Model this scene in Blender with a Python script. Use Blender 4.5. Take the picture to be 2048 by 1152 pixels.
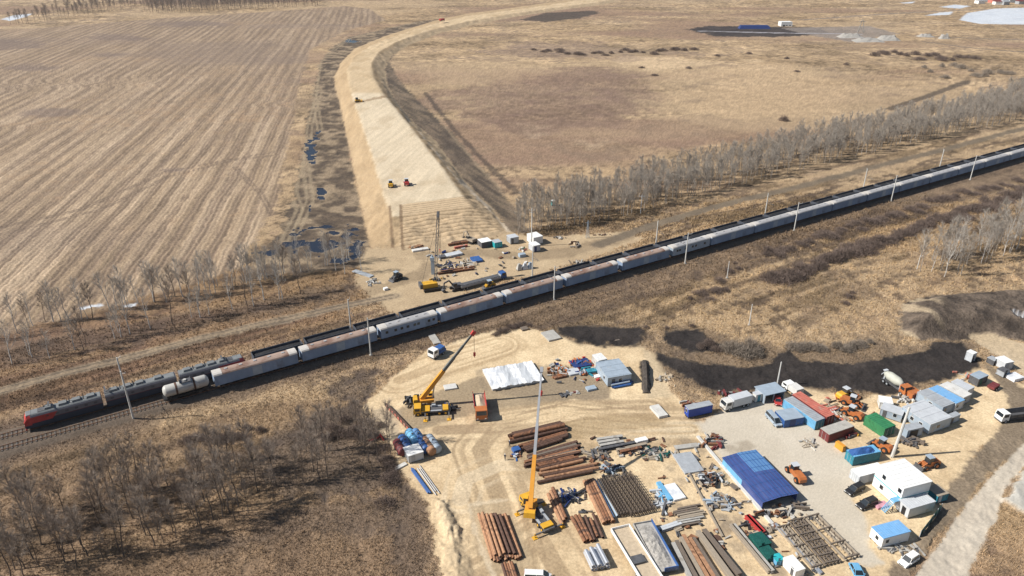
import bpy, math, random
import numpy as np
from mathutils import Vector, Matrix

for _o in list(bpy.data.objects): bpy.data.objects.remove(_o)
SC = bpy.context.scene
COL = SC.collection
rnd = random.Random(11)
rad = math.radians

# ------------------------------------------------------------ camera, sky, sun, exposure
H = 112.0                      # drone height in metres
FPX = 1477.0                   # focal length in photo pixels (2048 wide)
PITCH = math.atan(721 / FPX)
cam_d = bpy.data.cameras.new('camera'); cam = bpy.data.objects.new('camera', cam_d); COL.objects.link(cam)
cam_d.sensor_width = 36; cam_d.lens = FPX / 2048 * 36; cam_d.clip_start = 1; cam_d.clip_end = 40000
cam.location = (0, 0, H); cam.rotation_euler = (math.pi / 2 - PITCH, 0, 0)
SC.camera = cam

SUN_EL, SUN_DIR = 41.0, 7.0    # shadows fall towards +X, turned 7 degrees to +Y
w = bpy.data.worlds.new('World'); SC.world = w; w.use_nodes = True
_nt = w.node_tree; _bg = _nt.nodes['Background']
_sky = _nt.nodes.new('ShaderNodeTexSky'); _sky.sky_type = 'NISHITA'; _sky.sun_disc = False
_sky.sun_elevation = rad(SUN_EL); _sky.sun_rotation = rad(263); _sky.altitude = 200
_nt.links.new(_sky.outputs[0], _bg.inputs[0]); _bg.inputs[1].default_value = 0.06
sun_d = bpy.data.lights.new('sun', 'SUN'); sun = bpy.data.objects.new('sun', sun_d); COL.objects.link(sun)
sun_d.energy = 4.6; sun_d.angle = rad(0.5); sun_d.color = (1.0, 0.955, 0.885)
_d = Vector((math.cos(rad(SUN_DIR)) * math.cos(rad(SUN_EL)), math.sin(rad(SUN_DIR)) * math.cos(rad(SUN_EL)), -math.sin(rad(SUN_EL))))
sun.rotation_euler = _d.to_track_quat('-Z', 'Y').to_euler(); sun.location = (-100, -20, 200)
SC.view_settings.view_transform = 'Standard'; SC.view_settings.look = 'None'
SC.view_settings.gamma = 1.0; SC.view_settings.exposure = 0.56

# ------------------------------------------------------------ survey helper: a photo pixel to a point on the plane z
CP, SP = math.cos(PITCH), math.sin(PITCH)
def W(px, py, z=0.0):
    dx = (px - 1024) / FPX; dy = (576 - py) / FPX
    t = (H - z) / (SP - dy * CP)
    return (dx * t, (CP + dy * SP) * t)
def WV(px, py, z=0.0):
    x, y = W(px, py, z); return Vector((x, y, z))

# ------------------------------------------------------------ materials
MATS = {}
def pm(name, rgb, rough=.7, var=.18, scale=1.2, metal=0.0, rust=None, rust_amt=.45, streak=None, spec=.4):
    """procedural paint / earth / metal: base colour with noise, optional rust or dirt patches"""
    if name in MATS: return MATS[name]
    m = bpy.data.materials.new(name); m.use_nodes = True
    nt = m.node_tree; b = nt.nodes['Principled BSDF']
    b.inputs['Roughness'].default_value = rough; b.inputs['Metallic'].default_value = metal
    b.inputs['Specular IOR Level'].default_value = spec
    tc = nt.nodes.new('ShaderNodeTexCoord')
    src = tc.outputs['Object']
    if streak:
        mp = nt.nodes.new('ShaderNodeMapping'); mp.inputs['Scale'].default_value = streak
        nt.links.new(src, mp.inputs[0]); src = mp.outputs[0]
    nz = nt.nodes.new('ShaderNodeTexNoise'); nz.inputs['Scale'].default_value = scale; nz.inputs['Detail'].default_value = 5
    nt.links.new(src, nz.inputs['Vector'])
    cr = nt.nodes.new('ShaderNodeValToRGB'); nt.links.new(nz.outputs['Fac'], cr.inputs[0])
    lo = [max(0, c * (1 - var)) for c in rgb]; hi = [min(1, c * (1 + var)) for c in rgb]
    cr.color_ramp.elements[0].position = .3; cr.color_ramp.elements[1].position = .7
    cr.color_ramp.elements[0].color = (*lo, 1); cr.color_ramp.elements[1].color = (*hi, 1)
    out = cr.outputs[0]
    if rust:
        n2 = nt.nodes.new('ShaderNodeTexNoise'); n2.inputs['Scale'].default_value = scale * .45; n2.inputs['Detail'].default_value = 7
        n2.inputs['Roughness'].default_value = .65
        nt.links.new(src, n2.inputs['Vector'])
        r2 = nt.nodes.new('ShaderNodeValToRGB'); nt.links.new(n2.outputs['Fac'], r2.inputs[0])
        c0 = .72 - .5 * rust_amt
        r2.color_ramp.elements[0].position = c0; r2.color_ramp.elements[1].position = min(1, c0 + .12)
        mx = nt.nodes.new('ShaderNodeMix'); mx.data_type = 'RGBA'
        nt.links.new(r2.outputs[0], mx.inputs['Factor']); nt.links.new(out, mx.inputs['A'])
        mx.inputs['B'].default_value = (*rust, 1); out = mx.outputs['Result']
    nt.links.new(out, b.inputs['Base Color'])
    MATS[name] = m; return m

RUST = (.16, .075, .04)
M = dict(
 white=pm('white_paint', (.72, .72, .70), .5, .06, .8, rust=(.5, .46, .4), rust_amt=.15),
 offwhite=pm('offwhite_paint', (.58, .57, .54), .6, .10, .9, rust=(.36, .32, .26), rust_amt=.3),
 grey=pm('grey_paint', (.33, .35, .37), .55, .12, .9, rust=(.25, .2, .16), rust_amt=.25),
 lgrey=pm('light_grey_paint', (.47, .49, .51), .5, .08, .7, rust=(.38, .33, .28), rust_amt=.2),
 bgrey=pm('blue_grey_paint', (.30, .36, .42), .5, .1, .7, rust=(.3, .26, .22), rust_amt=.2),
 dgrey=pm('dark_grey_steel', (.09, .09, .095), .6, .25, 1.4),
 black=pm('black_steel', (.018, .018, .02), .55, .3, 2),
 rubber=pm('tyre_rubber', (.022, .022, .023), .85, .3, 3),
 glass=pm('dark_glass', (.02, .026, .032), .08, .2, .5, spec=.6),
 blue=pm('blue_paint', (.035, .10, .28), .5, .15, .9, rust=(.09, .1, .15), rust_amt=.2),
 royal=pm('royal_blue_paint', (.012, .05, .30), .45, .12, .9),
 navy=pm('navy_paint', (.02, .04, .14), .5, .2, .9),
 lblue=pm('light_blue_paint', (.14, .36, .56), .5, .12, .8, rust=(.2, .24, .28), rust_amt=.22),
 skyroof=pm('sky_blue_roof', (.17, .36, .60), .45, .12, 1.0, rust=(.3, .42, .55), rust_amt=.3, streak=(1, 5, 1)),
 teal=pm('teal_paint', (.03, .20, .27), .5, .2, 1.0),
 cyan=pm('cyan_paint', (.03, .38, .42), .5, .12, 1.0),
 green=pm('green_paint', (.04, .20, .085), .5, .15, .8, rust=(.03, .12, .05), rust_amt=.25),
 dgreen=pm('dark_green_paint', (.012, .085, .07), .5, .2, 1.0),
 red=pm('red_paint', (.42, .045, .04), .5, .15, 1.0),
 lred=pm('faded_red_paint', (.48, .15, .11), .6, .15, .9, rust=(.4, .28, .22), rust_amt=.35),
 dred=pm('dark_red_paint', (.16, .035, .035), .6, .2, 1.0, rust=(.1, .05, .04), rust_amt=.3),
 orange=pm('orange_paint', (.42, .14, .045), .45, .12, 1.0, rust=(.3, .12, .05), rust_amt=.15),
 yellow=pm('yellow_paint', (.62, .34, .03), .45, .1, 1.0, rust=(.4, .25, .06), rust_amt=.15),
 boom=pm('boom_orange', (.60, .27, .035), .45, .08, .6, rust=(.4, .2, .05), rust_amt=.15),
 bgreyboom=pm('boom_grey', (.30, .31, .33), .5, .1, .6),
 dboom=pm('boom_dark_grey', (.11, .12, .12), .5, .1, .6),
 rust=pm('rusty_steel', (.215, .10, .052), .85, .35, 1.5, rust=(.085, .045, .03), rust_amt=.4),
 lrust=pm('light_rusty_steel', (.35, .19, .105), .85, .25, 1.5, rust=(.18, .09, .05), rust_amt=.35),
 drust=pm('dark_rusty_steel', (.10, .055, .038), .85, .3, 1.5),
 steel=pm('steel_silver', (.55, .57, .60), .35, .1, 1, metal=.6),
 conc=pm('concrete', (.36, .345, .315), .9, .12, .8, rust=(.26, .24, .21), rust_amt=.3),
 lconc=pm('pale_concrete', (.52, .51, .48), .9, .1, .8, rust=(.40, .38, .34), rust_amt=.3),
 wood=pm('weathered_timber', (.30, .25, .19), .9, .2, 1.5, streak=(1, 8, 8)),
 dwood=pm('dark_timber', (.15, .12, .095), .9, .25, 1.5, streak=(1, 8, 8)),
 sleeper=pm('sleeper_concrete', (.115, .10, .088), .95, .25, 1.5),
 rebar=pm('rebar_steel', (.135, .105, .082), .85, .25, 2.0),
 sand=pm('pale_sand_load', (.46, .37, .26), 1, .15, 1.5),
 gravel=pm('grey_gravel_load', (.33, .31, .28), 1, .3, 2.5, rust=(.2, .19, .17), rust_amt=.4),
 coal=pm('coal', (.018, .018, .02), .8, .5, 2.0),
 soil=pm('shade_ridge_dark', (.06, .05, .042), 1, .35, 1.0),  # dark tone of the added ridge that stands for shade
 tarpw=pm('white_foil', (.70, .71, .72), .55, .14, .9, rust=(.52, .54, .57), rust_amt=.45),
 tarpb=pm('hall_blue_tarp', (.045, .07, .21), .6, .25, .7, rust=(.075, .10, .24), rust_amt=.4, streak=(5, .5, 1)),
 tarpl=pm('hall_light_blue_tarp', (.10, .22, .42), .55, .15, .8, streak=(5, .5, 1)),
 wagon=pm('wagon_grey_white', (.21, .275, .38), .65, .14, .5, rust=(.13, .145, .18), rust_amt=.22, streak=(1, 1, .5)),
 wagonroof=pm('wagon_rusty_roof', (.31, .225, .18), .8, .2, .8, rust=(.20, .12, .09), rust_amt=.55, streak=(.6, 1, 1)),
 wagonroof2=pm('wagon_pale_roof', (.33, .325, .325), .75, .14, .8, rust=(.25, .18, .14), rust_amt=.25, streak=(.6, 1, 1)),
 wagonend=pm('wagon_white_end', (.50, .47, .43), .7, .1, .8),
 gond=pm('gondola_dark_steel', (.055, .062, .078), .7, .25, .8, rust=(.08, .06, .055), rust_amt=.25),
 loconavy=pm('locomotive_navy', (.02, .033, .058), .4, .15, .5),
 locogrey=pm('locomotive_grey', (.15, .142, .155), .5, .1, .5),
 locoroof=pm('locomotive_roof_grey', (.17, .18, .182), .6, .12, .9),
 tank=pm('tank_wagon_white', (.42, .41, .38), .5, .12, .6, rust=(.25, .22, .19), rust_amt=.28),
 ballast=pm('ballast', (.16, .145, .13), 1, .35, 3),
 bark=pm('birch_bark', (.50, .47, .43), .95, .35, 1.2),
 mbark=pm('grey_bark', (.31, .27, .23), .95, .35, 1.2),
 dbark=pm('dark_bark', (.11, .083, .066), .95, .3, 1.2),
 twig=pm('grey_twigs', (.35, .31, .265), 1, .25, .5),
 btwig=pm('brown_twigs', (.30, .245, .20), 1, .25, .5),
 ptwig=pm('pale_twigs', (.40, .36, .315), 1, .2, .5),
 shrub=pm("shrub_twigs", (.165, .122, .10), 1, .3, .4),
 lshrub=pm('pale_shrub_twigs', (.27, .225, .18), 1, .25, .4),
 skin=pm('skin', (.45, .28, .2), .6, .05, 1),
 cloth=pm('dark_workwear', (.03, .035, .06), .9, .2, 2),
 pink=pm('faded_pink_cloth', (.5, .25, .3), .9, .25, 2),
 drum=pm('mixer_drum', (.42, .42, .36), .6, .12, .8, rust=(.3, .29, .26), rust_amt=.3),
)

# ------------------------------------------------------------ mesh helpers
class MB:
    def __init__(s): s.v = []; s.f = []; s.m = []
    def add(s, vs, fs, mi=0):
        o = len(s.v); s.v += [tuple(v) for v in vs]; s.f += [tuple(i + o for i in f) for f in fs]; s.m += [mi] * len(fs); return s
    def box(s, x0, x1, y0, y1, z0, z1, mi=0, tx=0, ty=0):
        return s.add([(x0, y0, z0), (x1, y0, z0), (x1, y1, z0), (x0, y1, z0), (x0 + tx, y0 + ty, z1), (x1 - tx, y0 + ty, z1), (x1 - tx, y1 - ty, z1), (x0 + tx, y1 - ty, z1)],
              [(0, 3, 2, 1), (4, 5, 6, 7), (0, 1, 5, 4), (1, 2, 6, 5), (2, 3, 7, 6), (3, 0, 4, 7)], mi)
    def prism(s, prof, x0, x1, mi=0):          # prof: closed (y, z) outline, extruded along x
        n = len(prof)
        vs = [(x0, y, z) for y, z in prof] + [(x1, y, z) for y, z in prof]
        fs = [(i, (i + 1) % n, n + (i + 1) % n, n + i) for i in range(n)] + [tuple(range(n))[::-1], tuple(range(n, 2 * n))]
        return s.add(vs, fs, mi)
    def prismy(s, prof, y0, y1, mi=0):         # prof: closed (x, z) outline, extruded along y
        n = len(prof)
        vs = [(x, y0, z) for x, z in prof] + [(x, y1, z) for x, z in prof]
        fs = [(i, (i + 1) % n, n + (i + 1) % n, n + i) for i in range(n)] + [tuple(range(n))[::-1], tuple(range(n, 2 * n))]
        return s.add(vs, fs, mi)
    def tube(s, p0, p1, r0, r1=None, n=8, mi=0, caps=True):
        r1 = r0 if r1 is None else r1
        p0 = Vector(p0); p1 = Vector(p1); d = (p1 - p0).normalized()
        a = d.cross(Vector((0, 0, 1)) if abs(d.z) < .9 else Vector((1, 0, 0))).normalized(); b = d.cross(a)
        vs = [p + a * (r * math.cos(2 * math.pi * k / n)) + b * (r * math.sin(2 * math.pi * k / n)) for p, r in ((p0, r0), (p1, r1)) for k in range(n)]
        fs = [(k, (k + 1) % n, n + (k + 1) % n, n + k) for k in range(n)]
        if caps: fs += [tuple(range(n))[::-1], tuple(range(n, 2 * n))]
        return s.add(vs, fs, mi)
    def beam(s, p0, p1, w, h, mi=0, w1=None, h1=None):
        w1 = w if w1 is None else w1; h1 = h if h1 is None else h1
        p0 = Vector(p0); p1 = Vector(p1); d = (p1 - p0).normalized()
        a = d.cross(Vector((0, 0, 1)) if abs(d.z) < .98 else Vector((1, 0, 0))).normalized(); b = a.cross(d)
        vs = []
        for p, ww, hh in ((p0, w, h), (p1, w1, h1)):
            vs += [p - a * ww / 2 - b * hh / 2, p + a * ww / 2 - b * hh / 2, p + a * ww / 2 + b * hh / 2, p - a * ww / 2 + b * hh / 2]
        return s.add(vs, [(0, 3, 2, 1), (4, 5, 6, 7), (0, 1, 5, 4), (1, 2, 6, 5), (2, 3, 7, 6), (3, 0, 4, 7)], mi)
    def rings(s, rs, mi=0, caps=True):          # list of rings (equal vertex counts)
        n = len(rs[0]); vs = [v for r in rs for v in r]; fs = []
        for i in range(len(rs) - 1):
            fs += [(i * n + k, i * n + (k + 1) % n, (i + 1) * n + (k + 1) % n, (i + 1) * n + k) for k in range(n)]
        if caps: fs += [tuple(range(n))[::-1], tuple(range((len(rs) - 1) * n, len(rs) * n))]
        return s.add(vs, fs, mi)
    def lathe_x(s, prof, n=14, cy=0, cz=0, mi=0):   # prof: (x, r)
        return s.rings([[(x, cy + r * math.cos(2 * math.pi * k / n), cz + r * math.sin(2 * math.pi * k / n)) for k in range(n)] for x, r in prof], mi)
    def heap(s, x0, x1, y0, y1, z0, hgt, seed=0, nx=8, ny=5, mi=0):
        r = random.Random(seed); vs = []; fs = []
        for j in range(ny + 1):
            for i in range(nx + 1):
                u, v = i / nx, j / ny; e = min(1, 4 * min(u, 1 - u)) * min(1, 2.6 * min(v, 1 - v))
                vs.append((x0 + (x1 - x0) * u, y0 + (y1 - y0) * v, z0 + hgt * e * (.7 + .5 * r.random())))
        for j in range(ny):
            for i in range(nx):
                a = j * (nx + 1) + i; fs.append((a, a + 1, a + nx + 2, a + nx + 1))
        return s.add(vs, fs, mi)
    def build(s, name, mats, parent=None, smooth=False):
        me = bpy.data.meshes.new(name); me.from_pydata(s.v, [], s.f)
        if not isinstance(mats, (list, tuple)): mats = [mats]
        for m in mats: me.materials.append(M[m] if isinstance(m, str) else m)
        if len(mats) > 1: me.polygons.foreach_set('material_index', s.m)
        if smooth: me.polygons.foreach_set('use_smooth', [True] * len(s.f))
        me.update()
        o = bpy.data.objects.new(name, me); COL.objects.link(o)
        if parent: o.parent = parent
        return o

def tag(o, label=None, cat=None, group=None, kind=None):
    if label: o['label'] = label
    if cat: o['category'] = cat
    if group: o['group'] = group
    if kind: o['kind'] = kind
    return o
def thing(name, label, cat, loc=(0, 0, 0), yaw=0.0, group=None):
    o = bpy.data.objects.new(name, None); COL.objects.link(o); o.empty_display_size = .5
    o.location = loc if len(loc) == 3 else (*loc, 0); o.rotation_euler = (0, 0, yaw)
    return tag(o, label, cat, group)
def copy_tree(o, parent=None):
    c = o.copy(); COL.objects.link(c)
    if parent: c.parent = parent
    for ch in list(o.children): copy_tree(ch, c)
    return c
def place(o, loc, yaw=0.0, label=None, scale=None):
    o.location = loc; o.rotation_euler = (0, 0, yaw)
    if label: o['label'] = label
    if scale: o.scale = (scale,) * 3
    return o
# ------------------------------------------------------------ terrain
STEP = 2.3
_px = np.arange(-420, 2470, STEP)
_py = np.concatenate([np.array([-130, -118, -100, -80, -60, -45, -32, -22]), np.arange(-14, 130, .75), np.arange(130, 405, STEP), np.arange(405, 505, 1.0), np.arange(505, 1290, STEP)])
NX, NY = len(_px), len(_py)
PX, PY = np.meshgrid(_px, _py)
_dy = (576 - PY) / FPX; _t = H / (SP - _dy * CP)
X = ((PX - 1024) / FPX * _t).ravel(); Y = ((CP + _dy * SP) * _t).ravel(); N = X.size
PXf = PX.ravel(); PYf = PY.ravel()
GS = np.repeat(np.gradient(Y.reshape(NY, NX)[:, 0]) * -1, NX)      # depth spacing of the grid

def vnoise(x, y, seed=0):
    xi = np.floor(x).astype(np.int64); yi = np.floor(y).astype(np.int64); fx = x - xi; fy = y - yi
    fx = fx * fx * (3 - 2 * fx); fy = fy * fy * (3 - 2 * fy)
    def h(a, b):
        n = (a * 374761393 + b * 668265263 + seed * 1442695041) & 0xffffffff
        n = ((n ^ (n >> 13)) * 1274126177) & 0xffffffff
        return ((n ^ (n >> 16)) & 0xffffff) / 16777215.0
    a = h(xi, yi); b = h(xi + 1, yi); c = h(xi, yi + 1); d = h(xi + 1, yi + 1)
    return (a * (1 - fx) + b * fx) * (1 - fy) + (c * (1 - fx) + d * fx) * fy
def fbm(x, y, scale, oct=4, seed=0, gain=.5):
    s = 0; a = 1; t = 0
    for k in range(oct):
        s = s + a * vnoise(x / scale * 2 ** k + 17.3 * k, y / scale * 2 ** k - 9.1 * k, seed + k); t += a; a *= gain
    return s / t
def sstep(a, b, v):
    t = np.clip((v - a) / (b - a), 0, 1); return t * t * (3 - 2 * t)

def sd_poly(poly, pad=30, z=0, xy=None):
    """signed distance in metres (negative inside) to an outline given in photo pixels"""
    P = np.array([W(px, max(py, -130), z) for px, py in poly]) if not xy else np.array(poly)
    D = np.full(N, 1e6)
    m = (X > P[:, 0].min() - pad) & (X < P[:, 0].max() + pad) & (Y > P[:, 1].min() - pad) & (Y < P[:, 1].max() + pad)
    x = X[m]; y = Y[m]; d = np.full(x.size, 1e12); ins = np.zeros(x.size, bool)
    for (ax, ay), (bx, by) in zip(P, np.roll(P, -1, 0)):
        ex, ey = bx - ax, by - ay; L = ex * ex + ey * ey + 1e-9
        t = np.clip(((x - ax) * ex + (y - ay) * ey) / L, 0, 1)
        d = np.minimum(d, (x - ax - t * ex) ** 2 + (y - ay - t * ey) ** 2)
        if abs(ey) > 1e-9:
            ins ^= ((ay > y) != (by > y)) & (x < ex * (y - ay) / ey + ax)
    d = np.sqrt(d); d[ins] *= -1; D[m] = d; return D
def d_line(line, pad=25, xy=None):
    P = np.array([W(*p) for p in line]) if not xy else np.array(line)
    D = np.full(N, 1e6)
    m = (X > P[:, 0].min() - pad) & (X < P[:, 0].max() + pad) & (Y > P[:, 1].min() - pad) & (Y < P[:, 1].max() + pad)
    x = X[m]; y = Y[m]; d = np.full(x.size, 1e12)
    for (ax, ay), (bx, by) in zip(P[:-1], P[1:]):
        ex, ey = bx - ax, by - ay; L = ex * ex + ey * ey + 1e-9
        t = np.clip(((x - ax) * ex + (y - ay) * ey) / L, 0, 1)
        d = np.minimum(d, (x - ax - t * ex) ** 2 + (y - ay - t * ey) ** 2)
    D[m] = np.sqrt(d); return D

nA = fbm(X, Y, 60, 5, 1); nB = fbm(X, Y, 14, 4, 7); nC = fbm(X, Y, 3.2, 3, 13); nD = fbm(X, Y, 1.1, 2, 19)
nE = fbm(X * .35, Y, 90, 5, 33); nF = fbm(X, Y, 5.5, 3, 41)
edge = (nB - .5) * 4 + (nC - .5) * 3.5 + (nD - .5) * 2.6
RD = rad(32.0); R0 = np.array(W(742, 711)); RU = np.array([math.cos(RD), math.sin(RD)]); RN = np.array([-RU[1], RU[0]])
S_ = (X - R0[0]) * RU[0] + (Y - R0[1]) * RU[1]; N_ = (X - R0[0]) * RN[0] + (Y - R0[1]) * RN[1]
edgeL = (nA - .5) * 130 + (nE - .5) * 60 + (nB - .5) * 60 + (nF - .5) * 18
def mask(d, soft=.6, rough=1.0): return sstep(soft * .7, -soft * .7, d + edge * rough)
C = np.zeros((N, 3)); Z = np.zeros(N); REG = np.zeros(N, np.int8)
NAMES = ['meadow', 'stubble_field', 'wet_ground', 'embankment', 'railway_bed', 'sand_yard', 'gravel_yard', 'soil_road', 'dirt_road', 'soil_mound', 'puddle', 'lake_ice', 'dirt_track']
def lerp(a, b, t): t = np.clip(t, 0, 1)[:, None]; return np.asarray(a) * (1 - t) + np.asarray(b) * t
def paint(col, m, reg=None, thr=.5):
    global C
    C = C * (1 - m[:, None]) + np.asarray(col) * m[:, None]
    if reg is not None: REG[m > thr] = NAMES.index(reg)

near = sstep(420, 160, Y)
farm = sstep(260, 520, Y)
nS = fbm(X * .55, Y, 26, 5, 58, .65)
# --- dry meadow: straw tussocks, darker gaps, reddish and pale drifts
straw = lerp((.33, .24, .138), (.41, .31, .19), nA * 1.6 - .3)
gap = lerp((.075, .055, .040), (.155, .112, .072), nB)
t_ = sstep(.36, .60, nC * .55 + nD * .25 + nB * .28)
C = lerp(gap, straw, t_ * (.92 - .42 * sstep(250, 600, Y)) + .08 + .42 * sstep(250, 600, Y))
C = C * (.72 + .56 * fbm(X, Y, 8, 3, 59) * 1.0)[:, None]
C = C * (1 + (farm * (nS - .5) * 1.5 + farm * (nC - .5) * .45))[:, None]
C = lerp(C, (.125, .098, .08), farm * sstep(.60, .70, nS * .65 + nF * .35) * .6)
C = lerp(C, (.24, .165, .115), sstep(.52, .68, nE) * .75 * (.5 + nS))
C = lerp(C, (.40, .305, .19), sstep(.58, .72, fbm(X * .5, Y, 120, 5, 55)) * .6)
C = lerp(C, (.20, .15, .105), sstep(.56, .70, nB * .6 + nA * .4) * .55)
Z += (nC - .5) * .55 * near + (nD - .5) * .28 * sstep(300, 140, Y) + (nB - .5) * .8
_st = fbm(S_ / 9, N_ / 1.15, 5, 4, 83, .6); _sm = sstep(75, 50, np.abs(N_ - 10)) * sstep(620, 480, Y)
C = lerp(C, C * .50 + np.array((.012, .008, .004)), _sm * sstep(.52, .64, _st) * .9)
C = lerp(C, (.40, .30, .18), _sm * sstep(.47, .36, _st) * .55)
for k_, (n0, wd) in enumerate(((24, 2.2), (29, 1.6), (47, 2.5), (-13, 3), (-24, 2.5))):
    C = lerp(C, (.105, .078, .056), sstep(wd, wd * .3, np.abs(N_ - n0 + (fbm(S_, N_ * 0, 40, 3, 84 + k_) - .5) * 9) + (nC - .5) * 2.5) * sstep(.4, .55, fbm(S_, N_, 30, 3, 90 + k_)) * .75 * (Y < 560))
# darker, browner ground round the left rail verge and in the foreground left
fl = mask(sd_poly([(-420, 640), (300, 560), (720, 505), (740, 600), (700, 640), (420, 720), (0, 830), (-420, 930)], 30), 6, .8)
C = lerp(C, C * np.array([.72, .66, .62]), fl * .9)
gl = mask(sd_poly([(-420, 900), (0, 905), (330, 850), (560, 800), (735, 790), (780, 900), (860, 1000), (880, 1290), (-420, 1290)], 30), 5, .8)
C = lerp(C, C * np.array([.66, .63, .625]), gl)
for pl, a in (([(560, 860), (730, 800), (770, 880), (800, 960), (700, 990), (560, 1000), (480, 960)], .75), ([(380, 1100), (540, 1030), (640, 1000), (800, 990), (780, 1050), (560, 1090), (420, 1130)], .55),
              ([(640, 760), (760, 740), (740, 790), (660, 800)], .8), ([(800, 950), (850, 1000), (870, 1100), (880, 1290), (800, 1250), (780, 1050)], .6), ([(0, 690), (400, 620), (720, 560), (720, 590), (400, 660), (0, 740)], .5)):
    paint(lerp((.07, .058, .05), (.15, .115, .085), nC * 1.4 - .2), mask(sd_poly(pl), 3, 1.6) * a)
# far meadow drifts that the photograph shows
for pl, c, a in (([(1000, 160), (1180, 140), (1310, 160), (1320, 200), (1270, 230), (1300, 262), (1200, 275), (1130, 255), (1080, 275), (960, 250), (940, 200)], (.18, .125, .095), .7),
                 ([(1330, 175), (1420, 125), (1560, 135), (1660, 170), (1650, 215), (1500, 240), (1360, 225)], (.43, .32, .195), .6),
                 ([(1280, 115), (1440, 122), (1470, 134), (1300, 132)], (.52, .40, .25), .8),
                 ([(1090, 280), (1250, 265), (1240, 300), (1100, 310)], (.42, .33, .22), .6),
                 ([(1020, 85), (1320, 98), (1400, 108), (1200, 112), (1030, 118)], (.20, .15, .12), .55),
                 ([(1800, 560), (2048, 560), (2048, 590), (1900, 580), (1740, 600)], (.37, .26, .16), .5)):
    paint(np.asarray(c) * (.75 + .5 * nC)[:, None], sstep(14, -14, sd_poly(pl, 110) + edgeL) * a * (.55 + .9 * nB))
paint(lerp((.045, .036, .032), (.09, .075, .06), nC), mask(sd_poly([(1040, 40), (1090, 26), (1190, 21), (1200, 26), (1150, 38), (1090, 44)], 60), 4, 2) * .9)
paint(lerp((.016, .017, .022), (.07, .06, .055), nF), mask(sd_poly([(1375, 58), (1420, 52), (1640, 55), (1660, 68), (1560, 74), (1430, 72)], 60), 4, 3) * .95)
paint(lerp((.16, .14, .12), (.28, .25, .22), nB), mask(sd_poly([(1560, 56), (1740, 52), (1800, 68), (1700, 84), (1600, 66)], 60), 4, 2) * .8)
for ln, wd, c in (([(1400, 62), (1560, 66), (1720, 68)], 3, (.33, .33, .34)), ([(1830, 72), (2048, 80), (2200, 88)], 3.5, (.17, .14, .11)), ([(1850, 84), (1960, 98), (2048, 104), (2200, 118)], 3, (.17, .14, .11)),
                  ([(1780, 218), (1850, 194), (1910, 172), (1935, 163)], 3, (.085, .07, .055)), ([(1600, 40), (1800, 26), (1990, 18)], 4, (.2, .17, .14))):
    paint(np.asarray(c) * (.8 + .4 * nC)[:, None], sstep(1, -.6, d_line(ln, 60) - wd + edge * .25) * .85)

# --- stubble field with combed straw rows
FA = rad(99.4); ud = np.array([-math.sin(FA), math.cos(FA)]); vd = np.array([math.cos(FA), math.sin(FA)])
U = -(X * ud[0] + Y * ud[1]); V = X * vd[0] + Y * vd[1]
def kink(v0, amp, wid, u0, u1): return amp * np.exp(-((V - v0) / wid) ** 2) * sstep(u0 - 15, u0 + 10, U) * sstep(u1 + 15, u1 - 10, U)
Uw = U + (fbm(X * .5, Y * .5, 40, 3, 61) - .5) * 3.5 + (vnoise(V / 30, U / 40, 62) - .5) * 1.0 + (nC - .5) * .9
Uw = Uw + kink(640, 6, 7, -330, -190) - kink(660, 5, 7, -330, -190) + kink(505, 4.5, 7, -300, -210) + kink(545, 4.5, 6, -95, -30)
w1_ = vnoise(Uw / 8.4 + .37 * np.sin(V / 130), V / 260, 64); per = Uw / 8.3
row = .5 + .62 * np.cos(2 * math.pi * per) + (nF - .5) * .75 + (vnoise(np.floor(per), V / 90, 63) - .45) * 1.1 + (nB - .5) * .5
fine = vnoise(Uw / .9, V / 30, 65)
rk = sstep(-.05, .95, row)
bright = sstep(.3, .8, vnoise(np.floor(per * 2) + .5, V / 120, 66))
rk = np.clip(rk * .58 + .45 * (.5 + .5 * np.cos(2 * math.pi * per * 4 + 2 * (nB - .5))) * sstep(900, 350, Y) + .06 + (nD - .5) * .35, 0, 1)
fc = lerp(lerp((.145, .108, .077), (.205, .155, .11), nA), lerp((.32, .245, .16), (.42, .33, .225), bright), rk)
fc = lerp(fc, (.30, .20, .115), sstep(.55, .75, nF * .5 + nA * .5) * .35)
fc = fc * (.80 + .40 * fine)[:, None] * (.9 + .2 * nC)[:, None]
tone = np.array((.285, .218, .15)); fk = sstep(300, 900, Y)[:, None] * .25
fc = fc * (1 - fk) + tone * (.85 + .3 * fine)[:, None] * fk
fc = lerp(fc, (.19, .15, .12), sstep(.56, .74, nE) * .4)
for v0, u0, u1 in ((322, -190, -40), (405, -160, -85)):
    pass
field = mask(sd_poly([(-420, 760), (-420, 70), (0, 62), (330, 36), (560, 22), (690, 12), (740, 18), (770, 40), (690, 62), (620, 100), (596, 180), (575, 300), (555, 400), (520, 470), (470, 535), (300, 590), (150, 632), (0, 668)], 30), 2.5, 1.2)
paint(fc, field, 'stubble_field')
Z += field * ((rk - .5) * .30 * sstep(600, 200, Y) - (nB - .5) * .6)
for ln in ([(0, 455), (160, 420), (330, 345), (430, 325), (545, 305)], [(0, 470), (200, 420), (340, 352), (470, 320), (540, 312)], [(470, 335), (520, 385), (545, 430)], [(320, 335), (420, 230), (470, 165), (540, 80)], [(100, 40), (330, 30), (640, 20)]):
    d = d_line(ln); paint((.15, .115, .085), sstep(.9, .2, np.abs(d - .9) + (nC - .5)) * .7 * field)
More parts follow.
